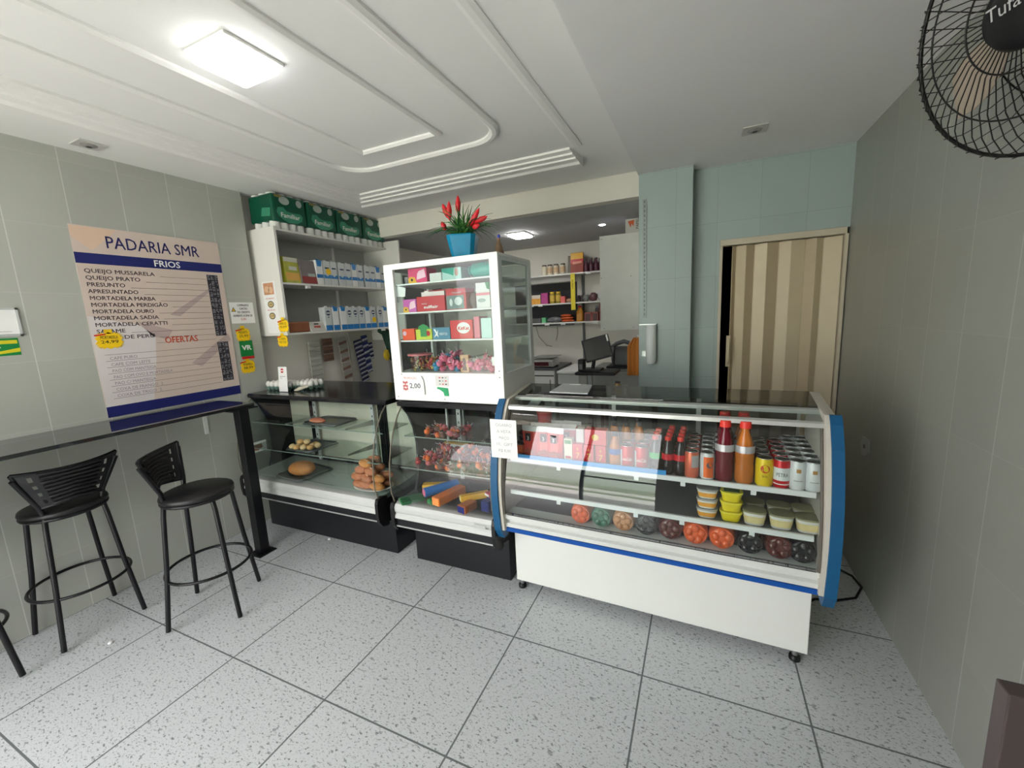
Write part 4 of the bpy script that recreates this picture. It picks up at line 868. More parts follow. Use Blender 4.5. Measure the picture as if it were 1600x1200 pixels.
obj('front_pane', MB().box(-1.662, -1.020, cy0+.006, cy0+.010, 1.233, 1.844), glass, t, world=True)
obj('side_pane', MB().box(cx1-.010, cx1-.006, cy0+.043, cy1-.043, 1.233, 1.84), glass_mat('side_glass_grey', (.86, .90, .89), 1.3), t, world=True)
obj('side_pane', MB().box(cx0+.006, cx0+.010, cy0+.043, cy1-.043, 1.233, 1.84), glass, t, world=True)
obj('rear_pane', MB().box(cx0+.02, cx1-.02, cy1-.012, cy1-.008, 1.233, 1.85), glass_mat('rear_pane_grey', (.80, .83, .82), 1.0), t, world=True)
CSH = (1.758, 1.592, 1.427)
for z in CSH: obj('cabinet_shelf', MB().box(-1.70, -1.0, cy0+.022, cy1-.03, z-.008, z), wpv, t, world=True)
mb = MB()
for x, z in ((-1.66, 1.225), (-1.70, 1.085), (-1.36, 1.08), (-.99, 1.085), (-.995, 1.25), (-.995, 1.215)): mb.disc(V(x, cy0, z), X_, Z_, 0, 0, .004, .004)
obj('rivets', mb, mat('rivet_grey', (130, 130, 128), .4, .4), t, world=True)
n_ = thing('promotion_card', 'white promotion card reading 2,00 on the cabinet front', 'card', (-1.6, cy0-.003, 1.1))
obj('card', MB().box(-1.672, -1.50, cy0-.003, cy0-.001, 1.10, 1.218), paper, n_, world=True)
mb = MB().text('2,00', V(-1.605, cy0-.003, 1.142), X_, Z_, .042, width=.078, bold=.0008); obj('price_lettering', mb, mat('grey_ink', (84, 84, 92), .5), n_, world=True)
mb = MB().text('PROMOÇÃO', V(-1.597, cy0-.003, 1.196), X_, Z_, .018, align='CENTER', width=.095)
for k in range(9): mb.disc(V(-1.648+.012*(k % 3), cy0-.003, 1.176-.02*(k//3)-.004*(k % 2)), X_, Z_, 0, 0, .007, .008)
obj('red_print', mb, mat('faded_red_print', (196, 110, 110), .5), n_, world=True)
obj('grey_curve', MB().tube([(-1.512, cy0-.004, 1.216), (-1.498, cy0-.004, 1.19), (-1.494, cy0-.004, 1.15), (-1.494, cy0-.004, 1.105)], .0022, 6), mat('curve_grey', (140, 140, 138), .5), n_, world=True)
n_ = thing('card_payment_sticker', 'small grey sticker of card marks on the cabinet front', 'sticker', (-1.38, cy0-.002, 1.18))
obj('sheet', MB().box(-1.415, -1.325, cy0-.002, cy0-.001, 1.158, 1.222), mat('sticker_grey', (214, 212, 210), .5), n_, world=True)
mb = MB()
for i in range(3):
    for j in range(3): mb.rect(V(-1.385+i*.021, cy0-.002, 1.208-j*.019), X_, Z_, -.006, .006, -.003, .003, (i+j) % 3)
obj('marks', mb, [red_ink, ink, mat('grey_print', (150, 150, 150))], n_, world=True)
n_ = thing('green_sticker', 'torn green and white sticker below the card marks on the cabinet', 'sticker', (-1.37, cy0-.002, 1.12))
obj('sheet', MB().poly(V(-1.37, cy0-.0015, 1.125), X_, Z_, [(-.04, .018), (-.035, .028), (.038, .022), (.042, -.025), (.01, -.025), (.004, -.003), (-.02, .012)]), mat('sticker_green', (40, 160, 104), .5), n_, world=True)
n_ = thing('hanging_label', 'small white paper hanging inside the cabinet at the upper left', 'paper', (-1.655, cy0+.03, 1.70))
obj('upper_sheet', MB().add([(-1.672, cy0+.028, 1.690), (-1.607, cy0+.03, 1.685), (-1.598, cy0+.03, 1.735), (-1.655, cy0+.028, 1.752)], [(0, 1, 2, 3)]).add([(-1.672, cy0+.029, 1.690), (-1.607, cy0+.031, 1.685), (-1.598, cy0+.031, 1.735), (-1.655, cy0+.029, 1.752)], [(3, 2, 1, 0)]), paper, n_, world=True)
obj('lower_sheet', MB().box(-1.668, -1.642, cy0+.029, cy0+.031, 1.655, 1.687), mat('grey_print', (150, 150, 150)), n_, world=True)
GCab = 'boxes of sweets in the white cabinet'
def fpink(mb, o, w, h):
    mb.poly(o, X_, Z_, [(0, 0), (w*.45, 0), (w*.35, h*.4), (w*.1, h*.45), (0, h*.3)], 0, .001); mb.poly(o, X_, Z_, [(w*.45, h*.2), (w*.95, h*.35), (w*.9, h*.9), (w*.6, h*.8), (w*.5, h*.6)], 1, .001)
    mb.disc(o, X_, Z_, w*.2, h*.22, w*.06, w*.06, 2, 12, .0018)
def mkbox(lb, x0, x1, z, h, m, face=None, d=.10, y=cy0+.035, rz=0, name='sweets_box', cat='box'):
    return box_item(name, lb, cat, (x0+x1)/2, y+d/2, z, x1-x0, d, h, m, rz, GCab, face)
pk = mat('box_pink', (226, 70, 120), .4); pkl = mat('print_pale_pink', (246, 200, 216), .5); vio = mat('box_violet', (196, 90, 170), .4); crim = mat('box_crimson', (196, 44, 56), .4)
z1_, z2_, z3_, z4_ = CSH[0]+.001, CSH[1]+.001, CSH[2]+.001, 1.236
mkbox('pink printed sweets box on the top shelf of the white cabinet', -1.575, -1.445, z1_, .082, pk, [('print', [yel, pkl, ink], fpink)])
q = obj('small_grey_pot', MB().lathe([(.018, 0), (.022, .04)], seg=16), mat('dull_grey', (120, 116, 120), .5), loc=(-1.605, cy0+.07, z1_)); tag(q, 'small grey pot left of the pink box on the cabinet top shelf', 'pot', GCab)
mkbox('plain white box between the pink and the teal box on the top shelf', -1.425, -1.345, z1_, .045, mat('box_white', (216, 216, 214), .5))
mkbox('teal and white box printed with a face on the cabinet top shelf', -1.340, -1.215, z1_, .064, mat('box_pale_teal', (176, 212, 208), .4), [('print', [mat('teal_print', (30, 160, 140), .4), mat('skin_print', (180, 130, 110), .5)], lambda mb, o, w, h: mb.poly(o, X_, Z_, [(0, h), (w*.65, h), (w*.6, h*.3), (w*.35, h*.5), (0, h*.7)], 0, .001).disc(o, X_, Z_, w*.76, h*.6, w*.09, h*.35, 1, 14, .001))])
tq = mat('turquoise_clear_plastic', (20, 190, 170), .15, trans=.3); t = thing('turquoise_jar', 'turquoise plastic jar lying at the right of the cabinet top shelf', 'jar', (-1.105, cy0+.10, z1_))
obj('body', MB().lathe([(.025, -.075), (.04, -.06), (.043, 0), (.041, .05), (.03, .065)], seg=24, axis='x', cz=.044), tq, t)
obj('lid', MB().lathe([(.028, -.09), (.03, -.075)], seg=20, axis='x', cz=.044), mat('lid_dark_teal', (16, 120, 112), .4), t)
mkbox('violet printed sweets box on the second shelf of the white cabinet', -1.63, -1.535, z2_, .075, vio, [('print', [yel, pkl, ink], fpink)])
def fsulf(mb, o, w, h):
    mb.text('NOVO', o+V(w*.18, 0, h*.46), X_, Z_, h*.14, 0, lift=.001); mb.text('sulflair', o+V(w*.5, 0, h*.2), X_, Z_, h*.26, 0, align='CENTER', width=w*.5, lift=.001, bold=.001)
mkbox('large crimson box with white script on the second shelf', -1.53, -1.335, z2_, .085, crim, [('lettering', paper, fsulf)])
q = thing('open_lid_flap', 'x', 'flap'); bpy.data.objects.remove(q)
bx = [o for o in COL.objects if o.get('label') == 'large crimson box with white script on the second shelf'][0]
obj('raised_flap', MB().box(-.0975, .0975, .04, .044, .085, .125), crim, bx); obj('white_inside', MB().box(-.082, .078, -.02, .03, .08, .112).box(-.06, -.03, -.02, .03, .112, .118), mat('box_inner_white', (236, 228, 226), .5), bx)
def ftr(mb, o, w, h):
    mb.rect(o, X_, Z_, w*.02, w*.9, h*.03, h*.68, 0, .001).disc(o, X_, Z_, w*.25, h*.35, w*.08, h*.18, 1, 14, .0016).disc(o, X_, Z_, w*.62, h*.4, w*.2, h*.2, 1, 16, .0016); mb.text('TRIDENT', o+V(w*.55, 0, h*.76), X_, Z_, h*.12, 1, align='CENTER', width=w*.5, lift=.001)
mkbox('red topped grey gum display box right of the crimson box', -1.325, -1.195, z2_, .115, crim, [('print', [mat('box_grey_teal', (110, 128, 128), .4), mat('print_silver', (206, 212, 212), .4)], ftr)])
q = obj('clear_bag_of_balls', MB().ball((0, 0, .045), (.03, .025, .045), wob=.08, seg=14), mat('bag_brown_pink', (110, 84, 88), .35, noise=.3, scale=50), loc=(-1.165, cy0+.08, z2_)); tag(q, 'dark bag of round sweets between the gum box and the white carton', 'bag', GCab)
mkbox('white and pink carton at the right end of the second shelf', -1.13, -1.045, z2_, .135, mat('box_whitish', (226, 222, 222), .4), [('print', [mat('print_rose', (226, 130, 150), .4), green_ink, mat('print_greyish', (160, 168, 168), .4)], lambda mb, o, w, h: mb.rect(o, X_, Z_, 0, w, h*.5, h*.6, 0, .001).poly(o, X_, Z_, [(w*.7, h), (w, h), (w, h*.7), (w*.8, h*.75)], 1, .001).disc(o, X_, Z_, w*.4, h*.3, w*.3, h*.08, 2, 16, .001))])
mkbox('orange red box at the left end of the third shelf', -1.655, -1.565, z3_, .068, mat('box_orange_red', (232, 84, 44), .4), [('print', pkl, lambda mb, o, w, h: mb.disc(o, X_, Z_, w*.2, h*.6, w*.15, h*.2, 0, 14, .001))])
mkbox('green and yellow gum box with raised green flap on the third shelf', -1.555, -1.44, z3_, .062, mat('box_yellow_green', (196, 206, 60), .4), [('print', [grn, red_ink], lambda mb, o, w, h: mb.rect(o, X_, Z_, w*.3, w*.7, h*.3, h, 0, .001).disc(o, X_, Z_, w*.78, h*.6, w*.12, h*.25, 1, 14, .001)), ('raised_flap', grn, lambda mb, o, w, h: mb.prism([(w*.15, h), (w*.9, h), (w*.75, h*1.3), (w*.5, h*1.5), (w*.2, h*1.3)], .0, .004, axis='y') and setattr(mb, 'v', [v+o for v in mb.v]))])
mkbox('blue gum box with white lettering on the third shelf', -1.435, -1.315, z3_, .068, mat('box_steel_blue', (70, 130, 160), .4), [('lettering', paper, lambda mb, o, w, h: mb.text('MENTOS', o+V(w*.62, 0, h*.35), X_, Z_, h*.3, align='CENTER', width=w*.45, lift=.001).poly(o, X_, Z_, [(w*.06, h*.15), (w*.2, h*.5), (w*.08, h*.85), (w*.16, h*.9), (w*.26, h*.6), (w*.34, h*.85), (w*.3, h*.45), (w*.34, h*.15), (w*.24, h*.35)], 0, .001))])
mkbox('bright red chocolate box with a white oval on the third shelf', -1.31, -1.165, z3_, .105, mat('box_bright_red', (210, 28, 40), .35), [('emblem', [paper, mat('box_bright_red', (210, 28, 40), .35)], lambda mb, o, w, h: mb.disc(o, X_, Z_, w*.6, h*.58, w*.3, h*.3, 0, 24, .001).text('KitKat', o+V(w*.6, 0, h*.48), X_, Z_, h*.26, 1, align='CENTER', width=w*.48, lift=.002, bold=.001))])
q = mkbox('tall pink tube box right of the bright red box', -1.155, -1.12, z3_, .12, mat('box_rose_tube', (216, 110, 130), .4))
mkbox('stack of pale cartons at the right end of the third shelf', -1.11, -1.045, z3_, .11, mat('box_mint', (190, 216, 212), .3))
# bottom shelf: jars of sweets, lollipops
brn = [mat('gold_sweet', (186, 160, 90), .3, .3), mat('brown_sweet', (110, 62, 48), .3), mat('red_brown_sweet', (170, 70, 60), .3)]
t = thing('clear_sweets_tub', 'clear tub of gold wrapped chocolates at the cabinet bottom left', 'tub', (-1.585, cy0+.10, z4_))
obj('tub', MB().lathe([(.066, 0), (.074, .095)], seg=24), clear_plastic, t); obj('lid', MB().lathe([(.077, .095), (.077, .105)], seg=24), mat('lid_pink_clear', (206, 110, 116), .3), t)
def scatter(n, x0, x1, y0, y1, z0, z1, protos, label, group, name, cat, circ=None):
    for i in range(n):
        p = protos[i % len(protos)]; q = p if (i < len(protos) and not p.get('used')) else p.copy()
        if q is p: p['used'] = 1
        else: COL.objects.link(q)
        if circ:
            a = rg.uniform(0, 2*pi); r = circ*math.sqrt(rg.random()); x, y = (x0+x1)/2+r*cos(a), (y0+y1)/2+r*sin(a)
        else: x, y = rg.uniform(x0, x1), rg.uniform(y0, y1)
        q.location = (x, y, rg.uniform(z0, z1)); q.rotation_euler = (rg.uniform(-1, 1), rg.uniform(-1, 1), rg.uniform(0, 6)); tag(q, label, cat, group)
        if 'used' in q: del q['used']
def sweetp(m, name='wrapped_chocolate', r=.011):
    return obj(name, MB().ball((0, 0, 0), (r, r*.8, r*.8), seg=8, rings=5).lathe([(.0, -.018), (.007, -.017), (.003, -.009)], seg=6).lathe([(.003, .009), (.007, .017), (0, .018)], seg=6), m)
scatter(110, -1.585, -1.585, cy0+.10, cy0+.10, z4_+.015, z4_+.088, [sweetp(m) for m in brn], 'small foil wrapped chocolate inside the clear tub', 'chocolates in the clear tub', 'wrapped_chocolate', 'sweet', circ=.055)
scatter(40, -1.50, -1.46, cy0+.04, cy0+.16, z4_+.012, z4_+.075, [sweetp(m, 'wrapped_chocolate', .012) for m in (brn[0], brn[2])], 'small wrapped chocolate heaped right of the clear tub', 'chocolates beside the clear tub', 'wrapped_chocolate', 'sweet')
lp = []
lk = [mat('lolly_pink', (224, 120, 150), .3, noise=.2, scale=50), mat('lolly_rose', (190, 70, 96), .3, noise=.2, scale=50), mat('lolly_blue', (70, 150, 190), .3, noise=.2, scale=50)]
heap(52, -1.45, -1.25, cy0+.04, cy0+.18, z4_+.005, .085, lp, 'pink or blue wrapped lollipop in the middle heap on the cabinet floor', 'lollipops heaped in the middle of the cabinet floor', key=lk)
lp2 = []
heap(30, -1.19, -1.05, cy0+.04, cy0+.16, z4_+.005, .065, lp2, 'pale pink wrapped lollipop in the heap at the cabinet bottom right', 'lollipops at the right of the cabinet floor', key=[lk[0], lk[1]])
mkbox('brown printed card box standing among the lollipops', -1.262, -1.205, z4_, .10, mat('box_tan_print', (196, 150, 110), .4), [('print', mat('dark_brown_print', (90, 50, 40), .5), lambda mb, o, w, h: mb.disc(o, X_, Z_, w*.5, h*.6, w*.22, h*.22, 0, 16, .001).poly(o, X_, Z_, [(w*.2, h*.1), (w*.8, h*.1), (w*.65, h*.45), (w*.35, h*.45)], 0, .001))], d=.03)
obj_w = obj('white_cup_stack', MB().lathe([(.022, 0), (.028, .085)], seg=20), paper, loc=(-1.045, cy0+.07, z4_)); tag(obj_w, 'stack of white cups at the cabinet bottom right corner', 'cups')

# ---- on top of the cabinet
ZT = cz1+.012
t = thing('flower_pot', 'blue glossy square vase holding red flowers on top of the white cabinet', 'vase', (-1.285, 2.20, ZT), rad(20))
pb = mat('vase_turquoise', (0, 128, 168), .32, noise=.3, scale=20, spec=.4)
secs = []
for r, z in ((.060, 0), (.066, .03), (.078, .09), (.086, .135), (.084, .142), (.076, .142), (.070, .09)):
    secs.append([V(r*sx*(.72 if k_ else 1)*.98, r*sy*(1 if k_ else .72)*.98, z) for sx, sy, k_ in ((1, -1, 0), (1, 1, 0), (1, 1, 1), (-1, 1, 1), (-1, 1, 0), (-1, -1, 0), (-1, -1, 1), (1, -1, 1))])
vs = [v for s_ in secs for v in s_]
obj('vase', MB().add(vs, [(i*8+k, i*8+(k+1) % 8, (i+1)*8+(k+1) % 8, (i+1)*8+k) for i in range(6) for k in range(8)]).add(secs[0], [tuple(range(8))[::-1]]), pb, t)
obj('soil', MB().lathe([(0, .125), (.06, .125)], seg=16), mat('moss_dark', (40, 52, 30), .9), t)
t = thing('artificial_flowers', 'spray of red flowers and grassy green leaves in the blue vase', 'flowers', (-1.285, 2.20, ZT+.126))
gl = [mat('leaf_dark_green', (34, 84, 44), .45, noise=.2), mat('leaf_green', (70, 130, 60), .45, noise=.2), mat('leaf_bright', (96, 176, 70), .4, noise=.15)]
rg = random.Random(21)
def blade_(base, tip, droop, w_):
    base = Vector(base); tip = Vector(tip); pts = [base.lerp(tip, i/5)+V(0, 0, droop*sin(pi*i/5)) for i in range(6)]
    d = (tip-base).normalized(); s_ = d.cross(V(0, 0, 1)); s_ = s_.normalized() if s_.length > .1 else V(1, 0, 0)
    ws = [w_*.6, w_, w_, w_*.8, w_*.45, .0004]; top = [p+s_*a_ for p, a_ in zip(pts, ws)]+[p-s_*a_ for p, a_ in zip(pts, ws)]
    nn = s_.cross(d)*.0008; vs = [v+nn for v in top]+[v-nn for v in top]
    return MB().add(vs, [(i, i+1, 7+i, 6+i) for i in range(5)]+[(12+i, 18+i, 19+i, 13+i) for i in range(5)]+[(i, 12+i, 13+i, i+1) for i in range(5)]+[(6+i, 7+i, 19+i, 18+i) for i in range(5)], 0, True)
for i in range(130):
    a = rg.uniform(0, 2*pi); el = rg.uniform(.1, 1.35); L_ = rg.uniform(.14, .27) if i % 3 else rg.uniform(.09, .15)
    tip = V(cos(a)*cos(el)*L_, sin(a)*cos(el)*L_*.8, sin(el)*L_*.85-.02)
    obj('grass_blade', blade_((rg.uniform(-.03, .03), rg.uniform(-.03, .03), .0), tip, .05*cos(el), rg.uniform(.003, .0058)), gl[(0, 0, 1)[i % 3]], t)
for a, el, L_ in ((-2.6, .5, .09), (-2.2, .9, .10), (-1.9, .35, .08), (-1.4, .8, .1), (-1.0, .5, .09), (-2.9, .9, .11), (-.6, .7, .11), (2.8, .8, .1), (.4, .9, .1), (-1.7, 1.1, .12), (-1.2, 1.1, .12), (-.9, 1.0, .12), (-.3, .6, .13), (-1.5, .6, .11), (3.0, .5, .12), (-2.4, .3, .10), (-.5, .4, .12)):
    obj('leaf', blade_((0, 0, 0), (cos(a)*cos(el)*L_, sin(a)*cos(el)*L_, sin(el)*L_), .02, .014), gl[2] if a in (-2.2, -1.9, -2.6) else gl[1], t)
flr = mat('flower_red', (206, 34, 44), .4, noise=.15)
for (x, z, dx, dz) in ((-.085, .125, -.03, .085), (-.055, .105, .01, .10), (-.105, .06, -.02, .05), (.0, .135, .012, .095), (.035, .05, .08, .055), (.07, .06, .07, .085), (.095, .075, .09, .02), (.09, .045, .05, .01)):
    y = rg.uniform(-.05, .0); p0 = V(x, y, z); p1 = p0+V(dx, -.01, dz)
    mb = MB().tube([p0, p0.lerp(p1, .2), p0.lerp(p1, .5), p0.lerp(p1, .8), p1], [.004, .013, .016, .011, .001], 10)
    f_ = obj('flower', mb, flr, t); obj('stem', MB().tube([(0, 0, -.01), (x*.5, y*.5, z*.6), p0], .0022, 5), gl[0], f_)
t = thing('glass_cake_stand', 'clear glass stand and bowl on the cabinet top left of the vase', 'glassware', (-1.45, 2.32, ZT))
cg = glass_mat('cut_glass', (.85, .88, .88), 2.2, .03)
obj('bowl', MB().lathe([(.02, 0), (.07, .012), (.085, .05), (.075, .058)], seg=24), cg, t); obj('foot_plate', MB().lathe([(.04, .0), (.008, .01), (.008, .045), (.055, .052), (.055, .056)], -.12, 0, 24), cg, t)
t = thing('small_figurine', 'small brown figurine with a blue tip right of the vase', 'figurine', (-1.055, 2.20, ZT))
obj('robe', MB().lathe([(.024, 0), (.028, .02), (.016, .07), (.008, .09)], seg=14), mat('robe_brown', (112, 90, 66), .6, noise=.35, scale=60), t); obj('head', MB().ball((0, 0, .098), .010, seg=12), mat('face_tan', (150, 116, 90), .5), t); obj('blue_tip', MB().ball((.002, 0, .112), (.009, .009, .012), seg=10), mat('blue_crown', (46, 66, 170), .4), t)
q = obj('small_glass_cup', MB().lathe([(.012, 0), (.014, .03)], seg=14), mat('cup_silver', (170, 170, 168), .3, .5), loc=(-1.11, 2.2, ZT)); tag(q, 'tiny pale cup between the vase and the brown figurine', 'cup')

# ================================================================== LEFT SHELF UNIT
t = thing('wall_shelf_unit', 'white open shelf unit on the left wall behind the bakery case', 'shelf unit', (-3.1, 2.9, 1.49))
sw = mat('shelf_unit_white', (228, 226, 220), .4, noise=.02); sx0, sx1 = -3.268, -2.955
obj('end_panel', MB().box(sx0, sx1, 2.255, 2.275, 1.478, 2.30), sw, t, world=True)
obj('far_panel', MB().box(sx0, -2.80, 3.50, 3.52, 1.36, 2.35), sw, t, world=True)
obj('back_panel', MB().box(sx0, sx0+.006, 2.275, 3.50, 1.49, 2.29), mat('shelf_back_grey', (176, 178, 172), .6), t, world=True)
obj('back_seam', MB().box(sx0+.006, sx0+.012, 3.07, 3.10, 1.49, 2.29), sw, t, world=True)
for z in (1.495, 1.886, 2.288): obj('shelf_board', MB().box(sx0, sx1, 2.275, 3.50, z-.014, z), sw, t, world=True)
for y, z in ((2.5, 1.85), (3.35, 1.46)): obj('price_clip', MB().box(-2.99, -2.96, y, y+.03, z, z+.022), white_paint, t, world=True)
nn_ = thing('egg_bread_poster', 'tall white price poster with bread picture on the shelf unit end', 'poster', (-3.08, 2.253, 1.52))
obj('sheet', MB().box(-3.17, -3.02, 2.252, 2.254, 1.50, 1.90), paper, nn_, world=True)
obj('picture', MB().rect(V(0, 2.252, 0), X_, Z_, -3.155, -3.04, 1.80, 1.89).disc(V(0, 2.252, 0), X_, Z_, -3.12, 1.84, .03, .025, 1, 16, .001).disc(V(0, 2.252, 0), X_, Z_, -3.075, 1.835, .028, .025, 1, 16, .001), [mat('picture_tan', (206, 150, 116), .5, noise=.3, scale=30), mat('picture_cream', (226, 186, 150), .5, noise=.2, scale=30)], nn_, world=True)
mb = MB()
for z in (1.725, 1.635): mb.disc(V(-3.095, 2.252, z), X_, Z_, 0, 0, .036, .026, 0, 24).disc(V(-3.095, 2.252, z), X_, Z_, 0, 0, .028, .019, 1, 24, .0012)
obj('price_oval', mb, [mat('oval_dark', (70, 70, 60), .5), mat('oval_gold', (214, 190, 130), .5)], nn_, world=True)
obj('price_lettering', MB().text('4,80', V(-3.095, 2.252, 1.717), X_, Z_, .024, align='CENTER', lift=.0018).text('4,70', V(-3.095, 2.252, 1.627), X_, Z_, .024, align='CENTER', lift=.0018), ink, nn_, world=True)
obj('red_lettering', MB().text('PÃO FRANCES', V(-3.095, 2.252, 1.765), X_, Z_, .015, align='CENTER', lift=.001).text('PÃO DE LEITE', V(-3.095, 2.252, 1.675), X_, Z_, .015, align='CENTER', lift=.001), red_ink, nn_, world=True)
burst('s', 'yellow starburst price tag over the lower corner of the shelf unit end', -2.985, 1.555, .13, .115, x=None, lines=('FEIJAO', 'R$ 8,99'), facing='y') if False else None
def burst_y(label, x, y, z, w_, h_, lines):
    t = burst('s', label, x, z, w_, h_, x=0, lines=lines, facing='y')
    t.location.y = y; return t
burst_y('yellow starburst price tag over the lower corner of the shelf unit end', -2.975, 2.246, 1.553, .125, .10, ('ARROZ', 'R$ 8,99'))
burst_y('yellow starburst price tag hanging just under the shelf unit end', -3.01, 2.250, 1.435, .125, .095, ('CAFE', 'R$ 7,50'))
# toilet paper packs
GTp = 'green packs of toilet paper on the shelf unit'
tg = mat('pack_deep_green', (14, 82, 62), .3, noise=.08); tgl = mat('pack_mid_green', (60, 142, 112), .35); tw = mat('roll_white', (232, 232, 228), .6); tgr = mat('seal_grey', (176, 186, 180), .4)
def tp(label):
    t = thing('toilet_paper_pack', label, 'toilet paper', group=GTp)       # front faces +x, length along y, base centre at origin
    L_, D_, H_ = .30, .27, .27
    obj('film', MB().box(-D_/2, D_/2, -L_/2, L_/2, .055, H_-.012), tg, t, bevel=.016)
    for i in range(4):
        for j in range(3): obj('paper_roll', MB().lathe([(.036, .002), (.036, H_-.004)], -D_/2+.05+j*.084, -L_/2+.042+i*.072, 16), tw, t)
    o = V(D_/2, 0, 0); mb = MB()
    cl = [(-.105, .10), (-.12, .125), (-.105, .16), (-.06, .165), (-.03, .14), (.03, .135), (.085, .14), (.11, .12), (.10, .085), (.05, .06), (-.03, .055), (-.075, .075)]
    mb.poly(o, Y_, Z_, cl, 0, .0012); obj('cloud_print', mb, tgl, t)
    obj('lettering', MB().text('Familiar', o+V(0, -.088, .092), Y_, Z_, .048, width=.165, lift=.002, bold=.001), tw, t)
    mb = MB().disc(o, Y_, Z_, .085, .215, .026, .028, 0, 20, .0012).disc(o, Y_, Z_, -.045, .215, .045, .030, 0, 20, .0012)
    obj('seal_print', mb, tgr, t); obj('gold_print', MB().rect(o, Y_, Z_, -.125, -.06, .232, .248, 0, .0012), mat('gold_dull', (150, 130, 70), .4), t)
    oe = V(0, -L_/2, 0); obj('end_print', MB().poly(oe, X_, Z_, [(.0, .1), (.10, .09), (.11, .15), (.02, .16)], 0, .0012), tgl, t)
    return t
p = None
for i, y in enumerate((2.425, 2.733, 3.041, 3.349)):
    l = 'green toilet paper pack on top of the shelf unit, %s' % ('first and nearest', 'second from the near end', 'third from the near end', 'last, beside the cornice')[i]
    if i == 0: p = tp(l); q = p
    else: q = dup(p, label=l)
    q.location = (-3.095, y, 2.289); q.rotation_euler = (0, 0, rad((0, 1, -1, 0)[i]))
# cartons and packs
GM = 'milk cartons on the left shelf unit'
cb_ = mat('carton_blue', (30, 120, 190), .35); cgw = mat('carton_grey', (206, 210, 210), .35); dkb = mat('carton_dark_print', (40, 60, 90), .4)
def milk(style):
    """front +x is the wide printed face, 0.095 wide along y; style 1 shows its narrow white side instead"""
    t = thing('milk_carton', 'x', 'milk carton', group=GM); w_, d_, h_ = (.072, .07, .20) if style in (0, 2) else (.066, .07, .20)
    obj('carton', MB().box(-d_/2, d_/2, -w_/2, w_/2, 0, h_), cgw if style in (0, 2) else paper, t, bevel=.002)
    o = V(d_/2, 0, 0); mb = MB()
    if style == 0: mb.rect(o, Y_, Z_, -w_/2, w_/2, .055, .085, 0).poly(o, Y_, Z_, [(-.028, .09), (0, .07), (.028, .09), (.028, .17), (-.028, .17)], 1, .001).rect(o, Y_, Z_, -.022, .022, .135, .148, 2, .0015)
    elif style == 1: mb.poly(o, Y_, Z_, [(-.028, .2), (.028, .2), (.02, .15), (-.02, .15)], 0).rect(o, Y_, Z_, -w_/2, w_/2, .055, .085, 0)
    elif style == 2: mb.rect(o, Y_, Z_, -w_/2, w_/2, .0, .045, 0).disc(o, Y_, Z_, 0, .15, .024, .022, 2, 20, .001).rect(o, Y_, Z_, -.02, .02, .143, .157, 1, .0015).poly(o, Y_, Z_, [(-.012, .118), (.012, .118), (0, .108)], 2, .001)
    else: mb.poly(o, Y_, Z_, [(-.028, .2), (.028, .2), (.02, .165), (-.02, .165)], 0).rect(o, Y_, Z_, -w_/2, w_/2, 0, .045, 0)
    obj('print', mb, [cb_, cgw, dkb], t)
    obj('screw_cap', MB().lathe([(.013, h_), (.013, h_+.01)], .012, 0, 14), cb_ if style in (1, 3) else white_paint, t); return t
protos = [milk(k) for k in range(4)]; used = set()
def put_milk(style, y, z, label):
    q = protos[style] if style not in used else dup(protos[style]); used.add(style)
    q.location = (-3.0, y, z); q['label'] = label
for i, (st, y) in enumerate(((1, 2.645), (0, 2.722), (0, 2.797), (0, 2.888), (0, 2.962), (1, 3.038), (0, 3.11), (0, 3.205), (0, 3.278), (1, 3.352), (0, 3.425))):
    put_milk(st, y, 1.887, 'blue and white milk carton on the middle shelf, %s from the near end' % ORD[i])
for i, (st, y) in enumerate(((2, 2.68), (3, 2.762), (3, 2.85), (2, 2.922), (2, 2.995), (2, 3.075), (3, 3.155), (2, 3.23), (2, 3.33), (3, 3.405))):
    put_milk(st, y, 1.496, 'milk carton with blue base on the lowest shelf, %s from the near end' % ORD[i])
for k_, (y, z, lb) in enumerate(((2.735, 2.0, 'round yellow tag stuck on the second carton of the middle shelf'), (3.235, 1.575, 'round yellow tag stuck on a carton of the lowest shelf'))):
    q = obj('round_price_tag', MB().lathe([(.026, 0), (.026, .002)], seg=16, axis='x'), yellow, loc=(-2.963, y, z)); tag(q, lb, 'price tag', 'round yellow price tags')
t = thing('food_pouch', 'yellow and green printed pouch at the near end of the middle shelf', 'pouch', (-3.0, 2.385, 1.887), rad(8))
obj('pouch', MB().prism([(-.03, 0), (.03, 0), (.012, .2), (-.008, .2)], -.075, .075, axis='y').xf(Matrix.Identity(4)), mat('pouch_yellow_green', (190, 190, 60), .4, noise=.35, scale=16), t)
mbp = MB().poly(V(.031, 0, 0), (0, 1, 0), (-.09, 0, 1), [(-.07, .02), (.07, .02), (.07, .08), (-.07, .08)], 0, .001).poly(V(.031, 0, 0), (0, 1, 0), (-.09, 0, 1), [(-.07, .165), (.07, .165), (.07, .198), (-.07, .198)], 1, .001).poly(V(.031, 0, 0), (0, 1, 0), (-.09, 0, 1), [(-.03, .10), (.05, .10), (.05, .13), (-.03, .13)], 1, .001)
obj('print', mbp, [yel, mat('pouch_white_print', (222, 220, 206), .4)], t)
t = thing('food_pouch', 'dull red and grey pouch between the yellow pouch and the milk cartons', 'pouch', (-3.0, 2.54, 1.887))
obj('pouch', MB().prism([(-.03, 0), (.035, 0), (.012, .19), (-.01, .19)], -.075, .075, axis='y'), mat('pouch_greyish', (128, 118, 118), .4, noise=.3, scale=16), t)
